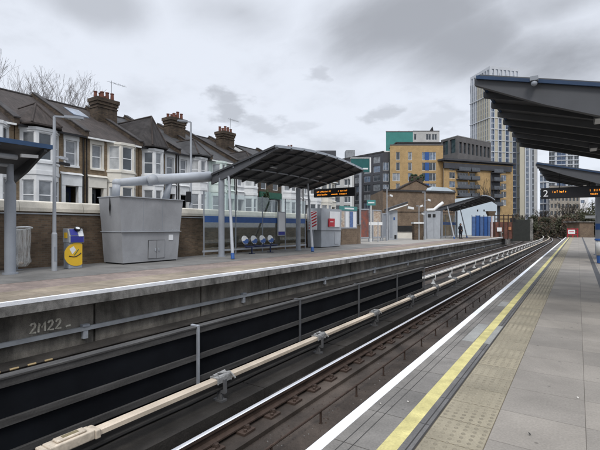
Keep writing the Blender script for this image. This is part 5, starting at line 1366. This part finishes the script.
# ground cover thicket on the bank
rnd = random.Random(77); mb = MB()
for k in range(24000):
    px_ = rnd.uniform(508, 640); d = rnd.uniform(92, 128); x, y = G(px_, d)
    if d < 100 and px_ < 566 and x + 5.7 - bend(y) > -4.5 and x + 5.7 - bend(y) < 6: continue
    hgt = 3.6 + 1.8 * math.sin(px_ * .21) + 1.3 * math.sin(px_ * .53 + d * .1)
    p = Vector((x, y, -1.6 + rnd.random() ** .8 * max(1.2, hgt)))
    a = Vector((rnd.gauss(0, 1), rnd.gauss(0, 1), rnd.gauss(0, 1.2))).normalized(); b = a.orthogonal().normalized(); q = rnd.uniform(.12, .45)
    mb.face([p - a * q, p - b * q * .3, p + a * q, p + b * q * .35], rnd.choice([0, 0, 1, 2]))
tag(mb.build('undergrowth', [twig_dark, leaf_olive, leaf_rust]), 'tangled brown undergrowth covering the bank beyond the platforms', 'undergrowth', kind='stuff')

# ------------------------------------------------------------------ sky, sun, camera
sun_el, sun_az = R(48), R(150)                                   # high veiled sun behind the camera's right shoulder
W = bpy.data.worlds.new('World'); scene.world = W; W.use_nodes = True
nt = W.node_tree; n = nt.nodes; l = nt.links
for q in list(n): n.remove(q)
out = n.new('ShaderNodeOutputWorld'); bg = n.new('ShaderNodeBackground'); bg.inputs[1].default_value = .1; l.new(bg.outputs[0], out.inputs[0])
sky = n.new('ShaderNodeTexSky'); sky.sky_type = 'NISHITA'; sky.sun_disc = False; sky.sun_elevation = sun_el; sky.sun_rotation = sun_az
tc = n.new('ShaderNodeTexCoord'); sep = n.new('ShaderNodeSeparateXYZ'); l.new(tc.outputs['Generated'], sep.inputs[0])
def mth(op, a, b=None, c=None):
    q = n.new('ShaderNodeMath'); q.operation = op
    for k, v in enumerate((a, b, c)):
        if v is None: continue
        if isinstance(v, (int, float)): q.inputs[k].default_value = v
        else: l.new(v, q.inputs[k])
    return q.outputs[0]
zz = mth('ADD', mth('MAXIMUM', sep.outputs[2], 0.0), .22)
cv = n.new('ShaderNodeCombineXYZ'); l.new(mth('DIVIDE', sep.outputs[0], zz), cv.inputs[0]); l.new(mth('DIVIDE', sep.outputs[1], zz), cv.inputs[1])
def noise(scale, det, off, rough=.55, dist=.3):
    mp = n.new('ShaderNodeMapping'); mp.inputs['Location'].default_value = off; l.new(cv.outputs[0], mp.inputs[0])
    q = n.new('ShaderNodeTexNoise'); q.inputs['Scale'].default_value = scale; q.inputs['Detail'].default_value = det; q.inputs['Roughness'].default_value = rough; q.inputs['Distortion'].default_value = dist
    l.new(mp.outputs[0], q.inputs[0]); return q.outputs['Fac']
def dirv(px, py):
    v = Vector(((px - 300) / 420, (227 - py) / 420)); x = v.x * C - S; y = v.x * S + C; return Vector((x, y, v.y)).normalized()
n1 = noise(1.25, 9, (3.1, .4, 0)); n2_ = noise(6.5, 10, (1.0, 2.0, 0), .55, .1)
def blob(px, py, r, sx=1.0):
    """a cloud bank round one heading of the sky, ragged by the noise"""
    v = dirv(px, py); side = Vector((C, S, 0))
    dt = n.new('ShaderNodeVectorMath'); dt.operation = 'SUBTRACT'; l.new(tc.outputs['Generated'], dt.inputs[0]); dt.inputs[1].default_value = v
    a = n.new('ShaderNodeVectorMath'); a.operation = 'DOT_PRODUCT'; l.new(dt.outputs[0], a.inputs[0]); a.inputs[1].default_value = side
    b = n.new('ShaderNodeVectorMath'); b.operation = 'DOT_PRODUCT'; l.new(dt.outputs[0], b.inputs[0]); b.inputs[1].default_value = (0, 0, 1)
    dx = mth('DIVIDE', a.outputs['Value'], r * sx); dy = mth('DIVIDE', b.outputs['Value'], r)
    dd = mth('SQRT', mth('ADD', mth('MULTIPLY', dx, dx), mth('MULTIPLY', dy, dy)))
    return mth('SUBTRACT', 1.0, dd)
def smooth(v, a, b, o0=0, o1=1):
    q = n.new('ShaderNodeMapRange'); q.interpolation_type = 'SMOOTHSTEP'; q.inputs[1].default_value = a; q.inputs[2].default_value = b; q.inputs[3].default_value = o0; q.inputs[4].default_value = o1
    l.new(v, q.inputs[0]); return q.outputs[0]
rag = mth('MULTIPLY', mth('SUBTRACT', n2_, .5), 3.0); rag2 = mth('MULTIPLY', mth('SUBTRACT', n1, .5), 2.4)
dark = None
for (px, py, r, sx, k, big) in ((228, 107, .050, 1.3, .55, 0), (262, 122, .030, 2.2, .40, 0), (322, 73, .024, 1.9, .40, 0), (384, 112, .036, 1.6, .42, 0), (400, 22, .10, 2.6, .85, 1), (470, 44, .09, 2.0, .85, 1), (560, 55, .11, 1.8, 1.0, 1), (560, 5, .07, 2.4, .7, 1), (90, 0, .05, 2.6, .55, 1), (240, 12, .07, 2.2, .55, 1), (320, 45, .04, 2.2, .3, 1), (440, 118, .04, 1.6, .25, 0), (300, 128, .02, 2.5, .25, 0)):
    m = mth('MULTIPLY', smooth(mth('ADD', blob(px, py, r, sx), rag2 if big else rag), -.15 if big else .05, .95 if big else .75), k)
    dark = m if dark is None else mth('MAXIMUM', dark, m)
gen = mth('MULTIPLY', smooth(noise(2.0, 10, (7, 3, 0), .58, .15), .46, .74), .34)
dark = mth('MAXIMUM', dark, gen)
rp = n.new('ShaderNodeValToRGB'); el = rp.color_ramp.elements
el[0].position = 0; el[0].color = (6.75, 7.1, 7.8, 1); el[1].position = 1; el[1].color = (2.75, 2.85, 3.1, 1)
l.new(dark, rp.inputs[0])
hi = n.new('ShaderNodeMix'); hi.data_type = 'RGBA'; hi.inputs[0].default_value = .93; l.new(sky.outputs[0], hi.inputs[6]); l.new(rp.outputs[0], hi.inputs[7])
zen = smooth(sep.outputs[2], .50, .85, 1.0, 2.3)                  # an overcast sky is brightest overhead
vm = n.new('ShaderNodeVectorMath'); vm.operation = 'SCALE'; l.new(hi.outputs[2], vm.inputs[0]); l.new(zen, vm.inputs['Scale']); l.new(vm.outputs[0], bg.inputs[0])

sd = bpy.data.lights.new('Sun', 'SUN'); sd.energy = 1.3; sd.angle = R(14); sd.color = (1, .965, .92)
so = bpy.data.objects.new('Sun', sd); COL.objects.link(so)
dirn = Vector((math.sin(sun_az) * math.cos(sun_el), math.cos(sun_az) * math.cos(sun_el), math.sin(sun_el)))
so.rotation_euler = dirn.to_track_quat('Z', 'Y').to_euler()

cd = bpy.data.cameras.new('Camera'); co = bpy.data.objects.new('Camera', cd); COL.objects.link(co)
co.location = (0, 0, EYE); co.rotation_euler = (R(90), 0, YAW); cd.sensor_width = 36; cd.lens = 36 * 420 / 600; cd.shift_y = 2 / 600; cd.clip_end = 6000; cd.clip_start = .05
scene.camera = co
vs = scene.view_settings; vs.view_transform = 'Standard'; vs.look = 'None'; vs.exposure = .32; vs.gamma = 1; vs.use_curve_mapping = False
scene.cycles.max_bounces = 8; scene.cycles.transparent_max_bounces = 12
